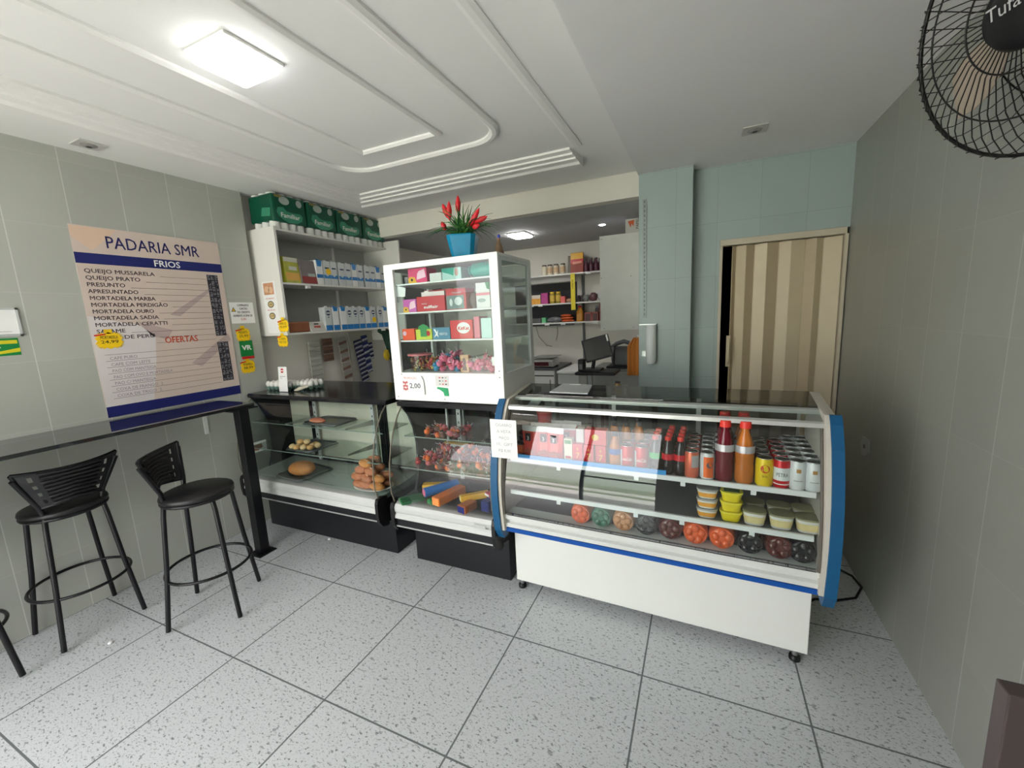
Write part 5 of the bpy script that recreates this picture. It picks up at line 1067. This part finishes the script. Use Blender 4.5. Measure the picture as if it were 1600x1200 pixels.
obj('print', MB().poly(V(.036, 0, 0), (0, 1, 0), (-.12, 0, 1), [(-.07, .005), (.07, .005), (.07, .06), (-.07, .06)], 0, .001).poly(V(.036, 0, 0), (0, 1, 0), (-.12, 0, 1), [(-.01, .06), (.06, .06), (.06, .085), (-.01, .085)], 1, .001), [mat('dull_red', (150, 50, 50), .4), tgr], t)
t = thing('bread_loaf_pack', 'brown packed loaf on the lowest shelf beside the starburst tag', 'packed bread', (-3.02, 2.40, 1.496)); obj('wrapper', MB().box(-.045, .045, -.105, .09, 0, .085), mat('loaf_brown_pack', (150, 92, 62), .45, noise=.25, scale=14), t, bevel=.012)
t = thing('flour_pack', 'white pack with red print leaning on the lowest shelf', 'pack', (-3.0, 2.56, 1.496), rad(4)); obj('pack', MB().prism([(-.03, 0), (.04, 0), (.01, .08), (-.02, .08)], -.075, .085, axis='y'), mat('pack_off_white', (214, 210, 202), .5, noise=.06), t)
obj('print', MB().poly(V(.041, 0, 0), (0, 1, 0), (-.37, 0, 1), [(-.04, .03), (.03, .03), (.03, .05), (-.04, .05)], 0, .001).poly(V(.041, 0, 0), (0, 1, 0), (-.37, 0, 1), [(-.03, .06), (.02, .06), (.02, .07), (-.03, .07)], 1, .001), [mat('dull_red_print', (190, 90, 70), .5), ink], t)

# ---- under the shelf, on the black top
t = thing('card_stand', 'white upright card with a round red emblem on the black case top', 'card', (-2.90, 2.08, 1.062))
obj('card', MB().prism([(2.075, 1.062), (2.079, 1.062), (2.094, 1.215), (2.090, 1.215)], -2.955, -2.862).xf(Matrix.Translation((.035, .02, 1.062)) @ Matrix.Diagonal((1, 1, 1.22, 1)) @ Matrix.Translation((0, 0, -1.062))), paper, t, world=True)
O2 = V(-2.873, 2.1055, 1.22); uu = (0, .098, 1)
obj('emblem', MB().disc(O2, X_, uu, 0, 0, .017, .017, 0, 20, .001).rect(O2, X_, uu, -.02, .02, -.004, .004, 1, .0016), [red_ink, paper], t, world=True)
obj('print_lines', MB().rect(V(-2.873, 2.1035, 1.175), X_, uu, -.03, .03, .0, .004, 0, .001).rect(V(-2.873, 2.1035, 1.175), X_, uu, -.03, -.004, -.012, -.009, 0, .001), mat('grey_print', (150, 150, 150)), t, world=True)
eggm = mat('egg_white', (230, 228, 222), .5); cart = mat('egg_tray_green', (112, 142, 132), .8)
def egg_tray(label, x, y, nx, ny, rz=0):
    t = thing('egg_tray', label, 'egg tray', (x, y, 1.062), rz, 'egg trays on the black top'); mb = MB()
    for i in range(nx):
        for j in range(ny): mb.lathe([(.012, .0), (.022, .022), (.024, .026)], (i-(nx-1)/2)*.046, (j-(ny-1)/2)*.046, 8)
    mb.box(-nx*.023, nx*.023, -ny*.023, ny*.023, .018, .021); obj('tray', mb, cart, t); return t
et = egg_tray('green egg tray of white eggs behind the white card', -3.0, 2.20, 6, 3)
e0 = None
for i in range(6):
    for j in range(3):
        if e0 is None: q = obj('egg', MB().ball((0, 0, 0), (.0205, .0205, .026), seg=12, rings=8), eggm); e0 = q
        else: q = e0.copy(); COL.objects.link(q)
        q.location = (-3.0+(i-2.5)*.046, 2.2+(j-1)*.046, 1.062+.042); tag(q, 'white egg in the tray behind the white card', 'egg', 'eggs in the tray behind the card')
et = egg_tray('green egg tray of white eggs right of the white card', -2.80, 2.27, 4, 3)
for i in range(4):
    for j in range(3): q = e0.copy(); COL.objects.link(q); q.location = (-2.80+(i-1.5)*.046, 2.27+(j-1)*.046, 1.062+.042); tag(q, 'white egg in the tray right of the card', 'egg', 'eggs in the tray right of the card')
t = thing('rubber_band_bundle', 'small heap of cream rings in front of the right egg tray', 'rings', (-2.74, 2.14, 1.062))
for i in range(5): obj('ring', MB().tube([((.022+.004*i)*cos(a)+.02*(i-2), (.014+.003*i)*sin(a), .006+.007*i) for a in [2*pi*k/16 for k in range(16)]], .005, 6, closed=True), mat('ring_cream', (214, 208, 188), .6), t)
# hanging things on the wall below the shelf
xw = XL-.07
t = thing('wall_board', 'pale panel on the left wall below the shelf unit carrying hanging strips', 'panel', (xw, 3.45, .86)); obj('panel', MB().box(xw, xw+.012, 3.17, 3.74, .84, 1.46), mat('panel_greige', (190, 188, 176), .6), t, world=True)
def strip_(label, y0, y1, z0, z1, m1, m2, n, tilt=0, x=xw+.03):
    t = thing('hanging_sachet_strip', label, 'sachet strip', (x, (y0+y1)/2, z1), group='hanging strips of sachets'); h_ = (z1-z0)/n; t.rotation_euler = (tilt, 0, 0)
    for i in range(n):
        mb = MB().box(0, .008, -(y1-y0)/2, (y1-y0)/2, -(i+1)*h_+.004, -i*h_-.002).prism([(-(y1-y0)/2, -(i+.9)*h_), ((y1-y0)/2, -(i+.75)*h_), ((y1-y0)/2, -(i+.45)*h_), (-(y1-y0)/2, -(i+.6)*h_)], .0081, .0092, 1)
        obj('sachet', mb, [m1, m2], t)
    return t
dk = mat('sachet_navy', (44, 44, 84), .4); wh_ = mat('sachet_white', (196, 198, 208), .4)
strip_('long navy and white striped sachet strip hanging under the shelf', 3.20, 3.30, .93, 1.38, dk, wh_, 10, rad(9))
strip_('blue and white sachet strip hanging beside the striped one', 3.31, 3.39, 1.02, 1.42, mat('sachet_blue', (50, 60, 116), .4), wh_, 6, rad(6))
strip_('short navy sachet strip hanging nearest the green bag', 3.40, 3.46, 1.16, 1.34, dk, wh_, 4, rad(4))
strip_('pale hanging strip of packets on the wall above the eggs', 2.66, 2.78, .98, 1.40, mat('sachet_pale', (196, 196, 186), .5), mat('sachet_pale_edge', (170, 170, 160), .5), 9)
strip_('brown and grey hanging strip beside the pale one', 2.82, 2.93, 1.20, 1.42, mat('sachet_brown', (124, 92, 76), .5), mat('sachet_brown_dark', (96, 74, 64), .5), 3)
strip_('grey hanging strip with brown top beside the navy strips', 3.0, 3.10, 1.0, 1.42, mat('sachet_grey', (164, 160, 152), .5), mat('sachet_brown', (124, 92, 76), .5), 5, rad(5))
t = thing('green_mesh_bag', 'dark green mesh bag hanging from the shelf edge', 'bag', (-3.05, 3.5, 1.46)); obj('mesh', MB().tube([(0, -.12, .0), (0, -.02, -.02), (.02, .0, -.16), (.02, .03, -.32)], [.02, .05, .045, .03], 10), mat('bag_dark_green', (34, 66, 52), .7, noise=.4, scale=60), t)
q = obj('yellow_packet', MB().ball((0, 0, 0), (.012, .05, .06), seg=8, rings=5, wob=.12), mat('packet_yellow', (206, 176, 40), .4, noise=.2), loc=(-3.03, 3.44, 1.20)); tag(q, 'yellow packet hanging in front of the green bag', 'packet')

# ================================================================== BACK ROOM
t = thing('dark_upright_cabinet', 'tall dark cabinet on the left wall beyond the shelf unit', 'cabinet', (-3.15, 4.2, 0))
dkc = mat('dark_cabinet_paint', (52, 54, 58), .5)
obj('carcass', MB().box(-3.265, -3.06, 3.80, 4.60, .08, 2.05), dkc, t, world=True, bevel=.004)
for a in (3.805, 4.205): d_ = obj('cabinet_door', MB().box(-3.06, -3.045, a, a+.39, .10, 2.03), dkc, t, world=True, bevel=.003); obj('handle', MB().box(-3.045, -3.03, a+.35, a+.36, 1.0, 1.2), steel, d_, world=True)
obj('plinth', MB().box(-3.26, -3.07, 3.82, 4.58, 0, .08), black_lam, t, world=True)
t = thing('back_wall_shelves', 'white shelves of groceries on the back wall of the rear room', 'shelves', (-1.7, 5.1, 1.43))
BS = (2.020, 1.672, 1.436)
for z in BS: obj('shelf_board', MB().box(-2.35, -.95, 5.0, 5.235, z-.016, z), sw, t, world=True)
obj('valance', MB().box(-2.3, -1.47, 5.06, 5.075, 1.93, 2.004), mat('valance_grey', (168, 166, 160), .6), t, world=True)
obj('dark_backboard', MB().box(-2.3, -1.45, 5.225, 5.236, 1.44, 1.93), mat('board_charcoal', (42, 42, 46), .6), t, world=True)
obj('under_rail', MB().box(-2.0, -1.45, 5.02, 5.08, 1.395, 1.42), black_metal, t, world=True)
for x, z in ((-1.24, 2.02), (-1.98, 1.672), (-1.86, 1.672), (-1.78, 1.436), (-1.57, 1.436), (-1.17, 1.436)): obj('price_clip', MB().box(x-.03, x+.03, 4.992, 5.0, z-.03, z-.004), white_paint, t, world=True)
for x in (-1.38,): obj('conduit', MB().box(x, x+.025, 5.21, 5.235, .95, 2.0), mat('conduit_grey', (90, 92, 92), .5), t, world=True)
q = obj('yellow_price_strip', MB().box(-1.455, -1.402, 4.978, 4.981, 1.58, 2.01).text('OFERTA', V(-1.42, 4.978, 1.83), Z_, (-1, 0, 0), .03, 1), [mat('strip_yellow', (226, 206, 40), .5), ink]); tag(q, 'long yellow vertical strip hanging over the back wall shelves', 'strip')
G1, G2, G3 = 'jars on the top back shelf', 'groceries on the middle back shelf', 'groceries on the lowest back shelf'
def jar(label, r, h, m, lidm, bandm, group, x, z, y=5.05):
    t = thing('food_jar', label, 'jar', (x, y, z), group=group)
    obj('body', MB().lathe([(r*.95, 0), (r, .006), (r, h*.78), (r*.8, h*.86), (r*.8, h*.88)], seg=18), m, t); obj('lid', MB().lathe([(r*.86, h*.87), (r*.86, h)], seg=18), lidm, t)
    if bandm: curve_band(t, r, h*.18, h*.7, bandm, 'label_band')
    return t
cream = mat('jar_cream', (214, 206, 184), .3); lidd = mat('lid_dark_brown', (70, 60, 56), .4); labc = mat('jar_label', (206, 176, 140), .5, noise=.3, scale=40)
for i, x in enumerate((-1.81, -1.735, -1.655, -1.57)): jar('cream jar with dark lid on the top back shelf, %s from the left' % ORD[i], .034, .125, cream, lidd, labc if i else None, G1, x, BS[0]+.001)
t = thing('snack_pouch', 'tall yellow and red pouch between the cream jars and the purple bottles', 'pouch', (-1.39, 5.06, BS[0]+.001), group=G1)
obj('pouch', MB().prism([(-.03, 0), (.03, 0), (.008, .235), (-.008, .235)], -.078, .078, axis='x'), mat('pouch_brown', (130, 92, 66), .4, noise=.3, scale=20), t)
obj('print', MB().poly(V(0, -.031, 0), X_, (0, .094, 1), [(-.076, .16), (.076, .16), (.076, .233), (-.076, .233)], 0, .001).poly(V(0, -.031, 0), X_, (0, .094, 1), [(-.076, .11), (.076, .12), (.076, .16), (-.076, .16)], 1, .001).poly(V(0, -.031, 0), X_, (0, .094, 1), [(-.05, .10), (.06, .11), (.06, .135), (-.05, .13)], 2, .0016), [yel, rd, mat('print_peach', (226, 140, 110), .4)], t)
t = thing('snack_pouch', 'dark brown pouch partly behind the tall yellow and red pouch', 'pouch', (-1.485, 5.12, BS[0]+.001), group=G1)
obj('pouch', MB().prism([(-.025, 0), (.025, 0), (.006, .215), (-.006, .215)], -.035, .05, axis='x'), mat('pouch_dark_olive', (84, 74, 52), .4, noise=.3), t)
prp = mat('bottle_purple', (92, 50, 66), .3, noise=.35, scale=40)
for i, (x, y) in enumerate(((-1.275, 5.05), (-1.215, 5.05), (-1.155, 5.05), (-1.10, 5.05), (-1.245, 5.12), (-1.185, 5.12), (-1.13, 5.12))):
    t = thing('sauce_bottle', '%s purple brown bottle on the top back shelf, %s row' % (ORD[i if i < 4 else i-4], 'front' if i < 4 else 'rear'), 'bottle', (x, y, BS[0]+.001), group=G1)
    obj('body', MB().lathe([(.026, 0), (.027, .08), (.012, .12), (.011, .135)], seg=14), prp, t); obj('cap', MB().lathe([(.013, .135), (.013, .155)], seg=12), lidd, t)
def gbox(label, x0, x1, z, h, m, group, face=None, name='grocery_box', cat='box'): return box_item(name, label, cat, (x0+x1)/2, 5.08, z, x1-x0, .10, h, m, 0, group, face)
Z2_, Z3_ = BS[1]+.001, BS[2]+.001
gbox('orange and white box at the left of the middle back shelf', -2.0, -1.87, Z2_, .115, mat('box_cream', (220, 206, 190), .4), G2, [('print', mat('print_amber', (226, 160, 60), .4, noise=.3, scale=30), lambda mb, o, w, h: mb.rect(o, X_, Z_, 0, w, 0, h*.62, 0, .001))])
gbox('magenta printed box on the middle back shelf', -1.86, -1.77, Z2_, .135, mat('box_magenta', (176, 60, 130), .4, noise=.35, scale=30), G2)
for i, x in enumerate((-1.715, -1.638)): jar('%s jar with yellow lid on the middle back shelf' % ('left', 'right')[i], .034, .14, mat('jar_olive', (150, 130, 40), .3, noise=.2), mat('lid_yellow', (226, 190, 50), .4), mat('jar_yellow_label', (214, 180, 80), .4, noise=.3, scale=30), G2, x, Z2_)
gbox('small coral pack right of the yellow lidded jars', -1.605, -1.55, Z2_, .08, mat('pack_coral', (220, 96, 90), .4), G2, name='grocery_pack', cat='pack')
q = obj('crumpled_bag', MB().ball((0, 0, .025), (.045, .03, .026), seg=12, wob=.12), mat('bag_tan', (176, 136, 104), .5), loc=(-1.50, 5.07, Z2_)); tag(q, 'small tan crumpled bag left of the yellow strip', 'bag', G2)
for i, x in enumerate((-1.375, -1.335)): jar('%s small dark jar right of the yellow strip' % ('left', 'right')[i], .019, .08, mat('jar_dark', (60, 50, 50), .3), lidd, None, G2, x, Z2_)
for i, (x, m_, l) in enumerate(((-1.29, 'bag_grey', 'grey clear bag of goods on the middle back shelf'), (-1.20, 'bag_maroon', 'maroon and grey bag on the middle back shelf'), (-1.10, 'bag_white', 'white plastic bag at the right end of the middle back shelf'))):
    q = obj('plastic_bag', MB().ball((0, 0, .04+.01*i), (.05, .045, .04+.01*i), seg=14, rings=8, wob=.14), mat(m_, {'bag_grey': (130, 130, 126), 'bag_maroon': (110, 70, 72), 'bag_white': (200, 202, 200)}[m_], .35, noise=.3, scale=30), loc=(x, 5.07, Z2_)); tag(q, l, 'bag', G2)
q = gbox('low dark grey packs at the left of the lowest back shelf', -2.0, -1.875, Z3_, .06, mat('pack_dark_grey', (84, 84, 86), .4, noise=.3, scale=40), G3, name='grocery_pack', cat='pack')
gbox('small mint green box on the lowest back shelf', -1.862, -1.81, Z3_, .065, mat('box_mint_green', (110, 200, 140), .4), G3)
q = obj('striped_bag', MB().ball((0, 0, .035), (.10, .04, .037), seg=18, wob=.08), mat('bag_striped_grey', (112, 112, 116), .35, noise=.5, scale=30), loc=(-1.70, 5.07, Z3_)); tag(q, 'dark grey striped bag beside the mint green box', 'bag', G3)
for i in range(3):
    q = obj('orange_pack', MB().ball((0, 0, .016), (.085-.012*(i == 2), .045, .017), seg=16, wob=.04), mat('pack_burnt_orange', (206, 96, 44), .4, noise=.2), loc=(-1.53-.01*i, 5.07, Z3_+.032*i)); tag(q, 'orange packet, %s of the pile on the lowest back shelf' % ('bottom', 'middle', 'top')[i], 'packet', G3)
t = thing('oil_bottle', 'amber bottle with red cap right of the yellow strip', 'bottle', (-1.37, 5.07, Z3_), group=G3)
obj('body', MB().lathe([(.048, 0), (.052, .01), (.05, .12), (.03, .155), (.018, .17)], seg=4).xf(Matrix.Rotation(pi/4, 4, 'Z')), mat('oil_amber', (216, 150, 50), .25), t); obj('cap', MB().lathe([(.022, .168), (.024, .19)], seg=12), rd, t); obj('label_band', MB().rect(V(0, -.037, 0), X_, Z_, -.03, .03, .02, .09, 0, .001), mat('label_amber', (196, 130, 40), .4), t)
for i, (x0, x1) in enumerate(((-1.305, -1.222), (-1.217, -1.14))):
    gbox('brown box with red window frame, %s of two on the lowest back shelf' % ('left', 'right')[i], x0, x1, Z3_, .105, mat('box_choc', (74, 36, 34), .4), G3, [('print', mat('print_brick', (176, 76, 60), .4), lambda mb, o, w, h: mb.rect(o, X_, Z_, 0, w, h*.88, h, 0, .001).rect(o, X_, Z_, 0, w*.1, 0, h, 0, .001).rect(o, X_, Z_, w*.9, w, 0, h, 0, .001))])
gbox('tall dark red box at the right end of the lowest back shelf', -1.125, -1.06, Z3_, .20, mat('box_oxblood', (120, 36, 36), .4), G3)
jar('grey lidded jar standing behind the brown boxes', .035, .18, mat('jar_slate', (110, 108, 110), .3), mat('lid_slate', (160, 160, 160), .3), None, G3, -1.175, Z3_, 5.18)
# hanging wires
for i, pts in enumerate(([(-2.02, 5.22, 1.40), (-1.98, 5.22, 1.25), (-1.88, 5.22, 1.14), (-1.80, 5.22, 1.12)], [(-1.72, 5.225, 1.39), (-1.72, 5.225, 1.28), (-1.745, 5.225, 1.20)])):
    q = obj('wall_wire', MB().tube([V(*p) for p in pts], .003, 5), mat('wire_grey', (96, 94, 92), .6)); tag(q, ('thin wire drooping across the back wall under the shelves', 'short thin wire hanging straight on the back wall')[i], 'wire')
# white wall cabinet
t = thing('wall_cabinet', 'plain white hanging cabinet beside the tiled pillar', 'wall cabinet', (-.65, 4.2, 1.36))
obj('carcass', MB().box(-.882, -.425, 4.015, 4.36, 1.365, 2.225), white_lam, t, world=True, bevel=.002)
obj('cabinet_door', MB().box(-.884, -.426, 4.0, 4.014, 1.362, 2.228), white_lam, t, world=True, bevel=.002)
mb = MB()
for x, z in ((-.87, 1.85), (-.60, 1.85), (-.85, 1.38), (-.58, 1.385), (-.862, 2.2)): mb.disc(V(x, 4.0, z), X_, Z_, 0, 0, .004, .004)
obj('screws', mb, mat('rivet_grey', (130, 130, 128), .4, .4), t, world=True)
q = box_item('paper_towel_pack', 'white pack with orange mark on top of the hanging cabinet', 'pack', -.56, 4.1, 2.229, .19, .12, .125, mat('pack_off_white', (214, 210, 202), .5, noise=.06), 0, None, [('print', [mat('print_orange', (216, 96, 40), .5), ink], lambda mb, o, w, h: mb.poly(o, X_, Z_, [(w*.12, h*.85), (w*.42, h*.9), (w*.38, h*.45), (w*.3, h*.65), (w*.24, h*.4), (w*.18, h*.62)], 0, .001).text('PAPEL', o+V(w*.62, 0, h*.25), Z_, (-1, 0, 0), h*.28, 1, lift=.001))])
# small white freezer with scale, chest freezer
t = thing('small_white_freezer', 'small white freezer with dark top under the scale', 'freezer', (-1.75, 4.85, 0))
obj('body', MB().box(-2.05, -1.56, 4.58, 5.18, .03, .89), white_paint, t, world=True, bevel=.006); obj('top', MB().box(-2.07, -1.53, 4.56, 5.2, .89, .915), mat('top_dark_grey', (86, 88, 88), .4), t, world=True); obj('door_gap', MB().box(-2.04, -1.57, 4.574, 4.58, .82, .832), black_plastic, t, world=True); obj('handle', MB().box(-1.62, -1.61, 4.56, 4.58, .5, .78), steel, t, world=True)
t = thing('shop_scale', 'silver shop scale with red display on the small freezer', 'scale', (-1.70, 4.75, .916))
obj('base', MB().prism([(4.62, .93), (4.60, 1.0), (4.66, 1.02), (4.86, 1.02), (4.86, .93)], -1.84, -1.59), mat('scale_silver', (184, 182, 176), .35, .3), t, world=True, bevel=.004)
obj('platter', MB().box(-1.86, -1.57, 4.62, 4.9, 1.035, 1.043).box(-1.74, -1.69, 4.72, 4.78, 1.02, 1.035), steel, t, world=True, bevel=.002)
obj('display', MB().poly(V(0, 4.612, .955), X_, (0, -.28, 1), [(-1.82, -.015), (-1.64, -.015), (-1.64, .032), (-1.82, .032)], 0, .002), mat('display_dark_red', (90, 40, 38), .3), t, world=True)
for x in (-1.82, -1.61): obj('scale_foot', MB().lathe([(.012, .916), (.012, .93)], x, 4.66, 10), black_plastic, t, world=True); obj('scale_foot', MB().lathe([(.012, .916), (.012, .93)], x, 4.83, 10), black_plastic, t, world=True)
t = thing('chest_freezer', 'low white chest freezer against the back wall', 'freezer', (-1.15, 4.85, 0))
obj('body', MB().box(-1.50, -.60, 4.52, 5.2, .05, .855), mat('freezer_white', (214, 217, 214), .35), t, world=True, bevel=.006); obj('lid', MB().box(-1.505, -.595, 4.50, 5.2, .862, .895), white_paint, t, world=True, bevel=.008); obj('handle', MB().box(-1.36, -1.28, 4.49, 4.52, .66, .70), mat('handle_grey', (120, 124, 122), .5), t, world=True, bevel=.003)
for x in (-1.45, -.65):
    for y in (4.58, 5.12): obj('foot', MB().lathe([(.02, 0), (.02, .05)], x, y, 12), black_plastic, t, world=True)
# checkout stand with tray, monitor
t = thing('checkout_stand', 'narrow metal stand with black tray behind the refrigerated counter', 'stand', (-.76, 3.02, 0))
obj('post', MB().box(-.765, -.735, 3.0, 3.03, .02, 1.09), steel, t, world=True); obj('side_box', MB().box(-.835, -.77, 3.0, 3.08, .98, 1.09), mat('box_putty', (196, 194, 188), .5), t, world=True, bevel=.003)
obj('foot_plate', MB().box(-.85, -.65, 2.92, 3.12, 0, .02), black_metal, t, world=True); obj('tray', MB().box(-.845, -.55, 2.93, 3.15, 1.09, 1.112), black_plastic, t, world=True, bevel=.008)
obj('lower_arm', MB().box(-.84, -.55, 3.0, 3.03, .965, .98), black_metal, t, world=True)
t = thing('monitor', 'black monitor tilted back on the checkout stand', 'monitor', (-.72, 3.06, 1.113))
Mt = Matrix.Translation((-.705, 3.06, 1.275)) @ Matrix.Rotation(rad(-16), 4, 'Y') @ Matrix.Rotation(rad(-12), 4, 'X') @ Matrix.Rotation(rad(8), 4, 'Z')
obj('screen_body', MB().box(-.10, .10, -.012, .02, -.085, .085).xf(Mt), black_plastic, t, world=True, bevel=.004)
obj('screen', MB().rect(V(0, -.012, 0), X_, Z_, -.09, .09, -.074, .074, 0, .001).xf(Mt), mat('screen_off', (18, 22, 24), .12), t, world=True)
obj('light_strip', MB().rect(V(0, -.012, 0), X_, Z_, .083, .095, .03, .08, 0, .002).xf(Mt), paper, t, world=True)
obj('stand', MB().tube([(-.74, 3.06, 1.12), (-.73, 3.07, 1.19), (-.71, 3.075, 1.26)], .014, 8).box(-.80, -.67, 3.0, 3.12, 1.113, 1.125), black_plastic, t, world=True)
t = thing('card_reader', 'small dark device with grey block at the left of the stand tray', 'device', (-.81, 3.02, 1.113)); obj('body', MB().box(-.835, -.79, 2.99, 3.06, 1.113, 1.20), black_plastic, t, world=True, bevel=.006); obj('keypad', MB().box(-.825, -.80, 2.984, 2.99, 1.125, 1.165), mat('keypad_grey', (120, 120, 120), .5), t, world=True)
# work table, slicer, jars
t = thing('work_table', 'grey metal work table behind the checkout stand', 'table', (-.62, 3.75, 0))
obj('tabletop', MB().box(-.86, -.43, 3.5, 3.98, 1.035, 1.06), mat('table_grey', (150, 152, 150), .4, .2), t, world=True)
for x in (-.85, -.46):
    for y in (3.52, 3.95): obj('leg', MB().box(x, x+.02, y, y+.02, 0, 1.035), steel, t, world=True)
obj('white_side', MB().box(-.85, -.46, 3.505, 3.515, .75, 1.03), mat('side_white', (186, 188, 186), .5), t, world=True)
t = thing('meat_slicer', 'grey metal food slicer under a cover on the work table', 'slicer', (-.63, 3.65, 1.061))
sg_ = mat('slicer_grey', (112, 114, 116), .35, .3)
obj('body', MB().prism([(3.56, 1.075), (3.78, 1.075), (3.78, 1.17), (3.72, 1.235), (3.62, 1.245), (3.56, 1.20)], -.67, -.55), sg_, t, world=True, bevel=.02)
obj('blade_guard', MB().lathe([(.085, -.01), (.09, .0), (.085, .012), (0, .014)], -.69, 3.64, 28, cz=1.17, axis='x'), mat('slicer_light', (150, 152, 152), .3, .4), t, world=True)
obj('handle', MB().tube([(-.72, 3.60, 1.225), (-.66, 3.60, 1.265), (-.60, 3.60, 1.285), (-.555, 3.60, 1.27)], .018, 8), sg_, t, world=True)
obj('base', MB().box(-.74, -.53, 3.54, 3.80, 1.061, 1.078), black_plastic, t, world=True, bevel=.004); obj('knob', MB().ball((-.535, 3.6, 1.245), .018), black_plastic, t, world=True)
t = thing('orange_apron', 'orange cloth hanging beside the tiled pillar over the work table', 'cloth', (-.46, 3.42, 1.33))
pr_ = [(-.535, 3.36), (-.52, 3.35), (-.505, 3.365), (-.488, 3.348), (-.47, 3.362), (-.45, 3.352), (-.432, 3.36), (-.432, 3.368), (-.45, 3.36), (-.47, 3.37), (-.488, 3.356), (-.505, 3.373), (-.52, 3.358), (-.535, 3.368)]
top_ = [(-.46+(x+.46)*.35, y, 1.33) for x, y in pr_]; midc = [(x*1.0, y, 1.26) for x, y in pr_]; bot_ = [(x, y, 1.03) for x, y in pr_]; k = len(pr_)
obj('cloth', MB().add(bot_+midc+top_, [(j*k+i, j*k+(i+1) % k, (j+1)*k+(i+1) % k, (j+1)*k+i) for j in range(2) for i in range(k)]+[tuple(range(k)), tuple(range(2*k, 3*k))]), mat('cloth_orange', (206, 132, 60), .8, noise=.1), t, world=True)
obj('hook', MB().tube([(-.46, 3.36, 1.32), (-.46, 3.36, 1.35), (-.43, 3.36, 1.352)], .004, 6), steel, t, world=True)
t = thing('rear_bench', 'dark low bench right behind the refrigerated counter', 'bench', (-.55, 2.9, 0))
obj('benchtop', MB().box(-.62, -.25, 2.72, 2.895, .955, .972), black_lam, t, world=True)
for x in (-.61, -.28):
    for y in (2.725, 2.87): obj('leg', MB().box(x, x+.02, y, y+.02, 0, .955), black_metal, t, world=True)
for i, (x, y, m_) in enumerate(((-.565, 2.79, steel), (-.50, 2.78, mat('jar_gold_brown', (150, 120, 70), .3)), (-.455, 2.79, steel), (-.52, 2.86, mat('jar_gold_brown', (150, 120, 70), .3)))):
    jar('small jar on the bench behind the counter, %s' % ('leftmost in front', 'middle in front', 'rightmost in front', 'behind the others')[i], .021, (.075, .07, .075, .09)[i], m_, lidd if i % 2 else steel, None, 'small jars on the rear bench', x, .973, y)
# pillar fittings
t = thing('cup_dispenser', 'white upright cup dispenser tube on the tiled pillar', 'dispenser', (-.335, 3.17, 1.15))
obj('tube', MB().lathe([(.03, 1.15), (.036, 1.17), (.036, 1.425), (.03, 1.43)], -.335, 3.165, 20), mat('dispenser_white', (218, 222, 220), .25), t, world=True)
obj('bracket', MB().box(-.42, -.30, 3.17, 3.2, 1.43, 1.437).box(-.40, -.30, 3.19, 3.2, 1.2, 1.24), steel, t, world=True)
q = MB().box(-.397, -.372, 3.192, 3.2, 1.48, 2.30)
for k in range(26): q.box(-.388, -.381, 3.1905, 3.192, 1.50+k*.031, 1.516+k*.031, 1)
q = obj('slotted_upright', q, [mat('upright_greenish', (140, 150, 148), .4, .3), mat('slot_dark', (90, 92, 92))]); tag(q, 'slotted metal upright fixed to the left edge of the tiled pillar', 'upright')
t = thing('wall_outlet', 'broken white outlet plate low on the right wall beside the counter', 'outlet', (XR, 2.73, .755))
obj('plate', MB().prism([(2.69, .80), (2.78, .80), (2.80, .745), (2.76, .70), (2.71, .71), (2.68, .74)], XR-.008, XR), mat('plate_white', (176, 178, 174), .4), t, world=True); obj('socket', MB().lathe([(.012, -.0105), (.012, -.008)], XR, 2.735, 14, cz=.755, axis='x'), mat('socket_grey', (110, 112, 110), .5), t, world=True)
# tube frame in the near right corner
t = thing('tube_table_frame', 'dull brown square tube frame corner at the lower right edge', 'table frame', (.62, 1.1, 0))
tb_ = mat('tube_brown_grey', (92, 80, 80), .4, .3)
for x, y in ((.605, 1.085), (.79, 1.085)): obj('leg', MB().box(x-.022, x+.022, y-.022, y+.022, 0, .735), tb_, t, world=True, bevel=.003)
obj('rail', MB().box(.627, .768, 1.07, 1.10, .69, .72), tb_, t, world=True, bevel=.003)
for x, y, lb in ((-2.70, .83, 'scrap of white paper on the floor near the bar stools'), (-2.44, 1.975, 'scrap of white paper on the floor before the bakery case')):
    q = obj('paper_scrap', MB().ball((0, 0, .006), (.014, .01, .006), seg=8, rings=4, wob=.3), paper, loc=(x, y, 0)); tag(q, lb, 'paper scrap')
